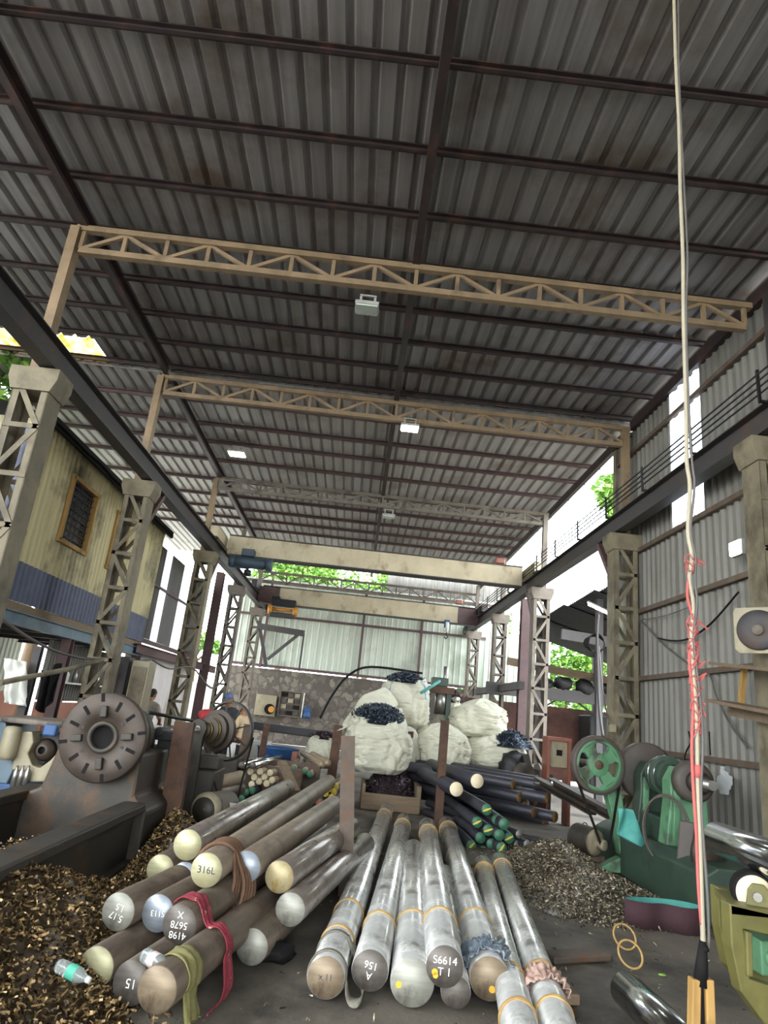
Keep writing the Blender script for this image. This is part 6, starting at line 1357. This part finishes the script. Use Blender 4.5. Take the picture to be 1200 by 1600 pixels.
for (y0, y1, n_) in ((880, 905, 3), (975, 1010, 4), (1015, 1060, 5), (1070, 1105, 3), (1110, 1165, 5)):
    for k in range(n_):
        py = y0+(y1-y0)*k/n_; cxp = 1078+(py-880)*.04
        b = MB(); q0 = C(cxp, py); Lp = [q0+Vector((math.cos(a)*.019*R_.uniform(.7, 1.6), math.sin(a)*.017, .02*math.sin(a*2+k)+a*.006)) for a in [i*.7 for i in range(10)]]
        b.tube(Lp, .0035, 5); b.tube([Lp[-1], Lp[-1]+Vector((R_.uniform(-.06, .06), -.01, R_.uniform(-.05, .05)))], .005, 5); b.build('twine_knot', 'red_twine', t)
b = MB(); b.tube([C(1090, 1195), C(1090, 1215)], .017, 8); b.build('red_tape', 'red_twine', t)
b = MB(); b.tube([C(1098, 1470), C(1097, 1500), C(1094, 1540)], .022, 10, radii=[.014, .024, .032]); b.ball(C(1100, 1482), (.022, .022, .016), 2); b.build('taped_joint', 'black_rubber', t)
for k, (x0, x1) in enumerate(((1085, 1082), (1105, 1112))):
    a_, c_ = C(x0, 1528), C(x1, 1720); b = MB(); b.bar(a_, c_, .038, .05, up=(0, 1, 0)); b.build('wooden_grip', 'wood_yellow', t, bevel=.006)
b = MB(); b.bar(C(1095, 1530, .01), C(1097, 1720, .01), .02, .03, up=(0, 1, 0)); b.build('control_box', 'black_rubber', t)

# ================================================================ RIGHT WALL FITTINGS
fx, fy = 4.12, pt(1186, 985, x=4.12).y; fc_ = pt(1186, 985, x=4.12); fn_ = Vector((-.75, -.66, 0)).normalized()
t = thing('exhaust_fan', fc_, 'round dark fan in a square pale frame on the nearest right column', 'fan')
a_, s_, u_ = frame(fn_)
b = MB(); fr = .24
poly = [(fr*.9, fr), (fr, fr*.8), (fr, -fr*.8), (fr*.8, -fr), (-fr*.8, -fr), (-fr, -fr*.8), (-fr, fr*.8), (-fr*.8, fr)]
b.prism(poly, fc_, s_, u_, a_*.02); b.build('frame', 'cream_cast', t, bevel=.005)
b = MB(); b.rev([(0, .02), (.06, .03), (.19, .05), (.21, .03), (.215, .0)], fc_, fn_, 40); b.build('housing', 'dark_steel', t)
b = MB(); b.rev([(0, .065), (.04, .065), (.055, .05), (.06, .03)], fc_, fn_, 24); b.rev([(.045, .062), (.05, .066), (.055, .056)], fc_, fn_, 24); b.build('hub', 'grey_steel', t)
for k, (p0, p1) in enumerate((((1128, 1038), (1260, 1052)), ((1122, 1096), (1260, 1122)))):
    a2, c2 = pt(*p0, x=4.15), pt(*p1, x=3.95); b = MB(); b.bar(a2, c2, .3, .035); o = b.build('wall_shelf', 'wood_old'); tag(o, 'rough shelf board fixed to the nearest right column, %s of the two' % ('upper' if k == 0 else 'lower'), 'shelf', 'shelf boards on the right column')
b = MB(); a2, c2 = pt(1163, 1042, x=4.1), pt(1158, 1098, x=4.1); b.bar(a2, c2, .05, .05); o = b.build('shelf_strut', 'wood_yellow'); tag(o, 'short timber strut between the two shelf boards', 'strut')
a2, c2 = pt(1142, 1108, x=4.25), pt(1230, 1125, x=4.0); b = MB(); b.bar(a2, c2, .05, .14); o = b.build('bracket_board', 'wood_old'); tag(o, 'pale timber bracket below the lower shelf board', 'board')
def walltube(pts, r, m, label, name='wall_cable', x=WX-.1, s=0):
    b = MB(); b.tube(catmull([pt(px, py, x=x) for px, py in pts], 6), r, 6); o = b.build(name, m); tag(o, label, 'cable', 'cables on the right wall'); return o
walltube([(1001, 970), (1040, 1010), (1080, 1040), (1108, 1055), (1118, 1085), (1140, 1130), (1168, 1168)], .014, 'grey_cable', 'grey cable running diagonally down the grey right wall')
walltube([(1028, 997), (1050, 1001), (1075, 998), (1110, 975), (1154, 925)], .014, 'black_rubber', 'black cable sagging in a curve across the right wall')
walltube([(1003, 968), (1040, 962), (1085, 945)], .007, 'grey_cable', 'thin wire high on the right wall below the upper rail')
walltube([(1076, 1143), (1079, 1160), (1072, 1175), (1070, 1190), (1076, 1200)], .012, 'black_rubber', 'black cable end hanging from a nail on the right wall')
walltube([(1108, 1143), (1110, 1180)], .01, 'black_rubber', 'short black rod on the right wall near the plastic bag')
def bagf(u, v):
    w_ = [.15, .5, 1, 1.05, .9, .55][min(5, int(v*5.99))]; p = pt(1132+(u-.5)*24*w_, 1198+44*v, x=WX-.12); return p+Vector((-.05*math.sin(u*pi)-.02*noise.noise(Vector((u*6, v*6, 0))), 0, 0))
b = MB(); b.grid(bagf, 12, 14); o = b.build('plastic_bag', 'plastic_clear'); o.modifiers.new('s', 'SOLIDIFY').thickness = .003; tag(o, 'small translucent plastic bag hung on the right wall', 'bag')
q = pt(957, 1138, y=11.2); b = MB(); b.box(q, (.1, .1, .13)); o = b.build('switch_box', 'cream_cast', bevel=.01); tag(o, 'small cream switch box on the wall-end column above the flywheel', 'switch')
b = MB(); b.tube([pt(951, 1132, y=11.15), pt(942, 1080, y=12.5), pt(936, 1010, y=13.2)], .012, 6); o = b.build('flex', 'grey_cable'); tag(o, 'thin flex rising from the cream switch box', 'cable')
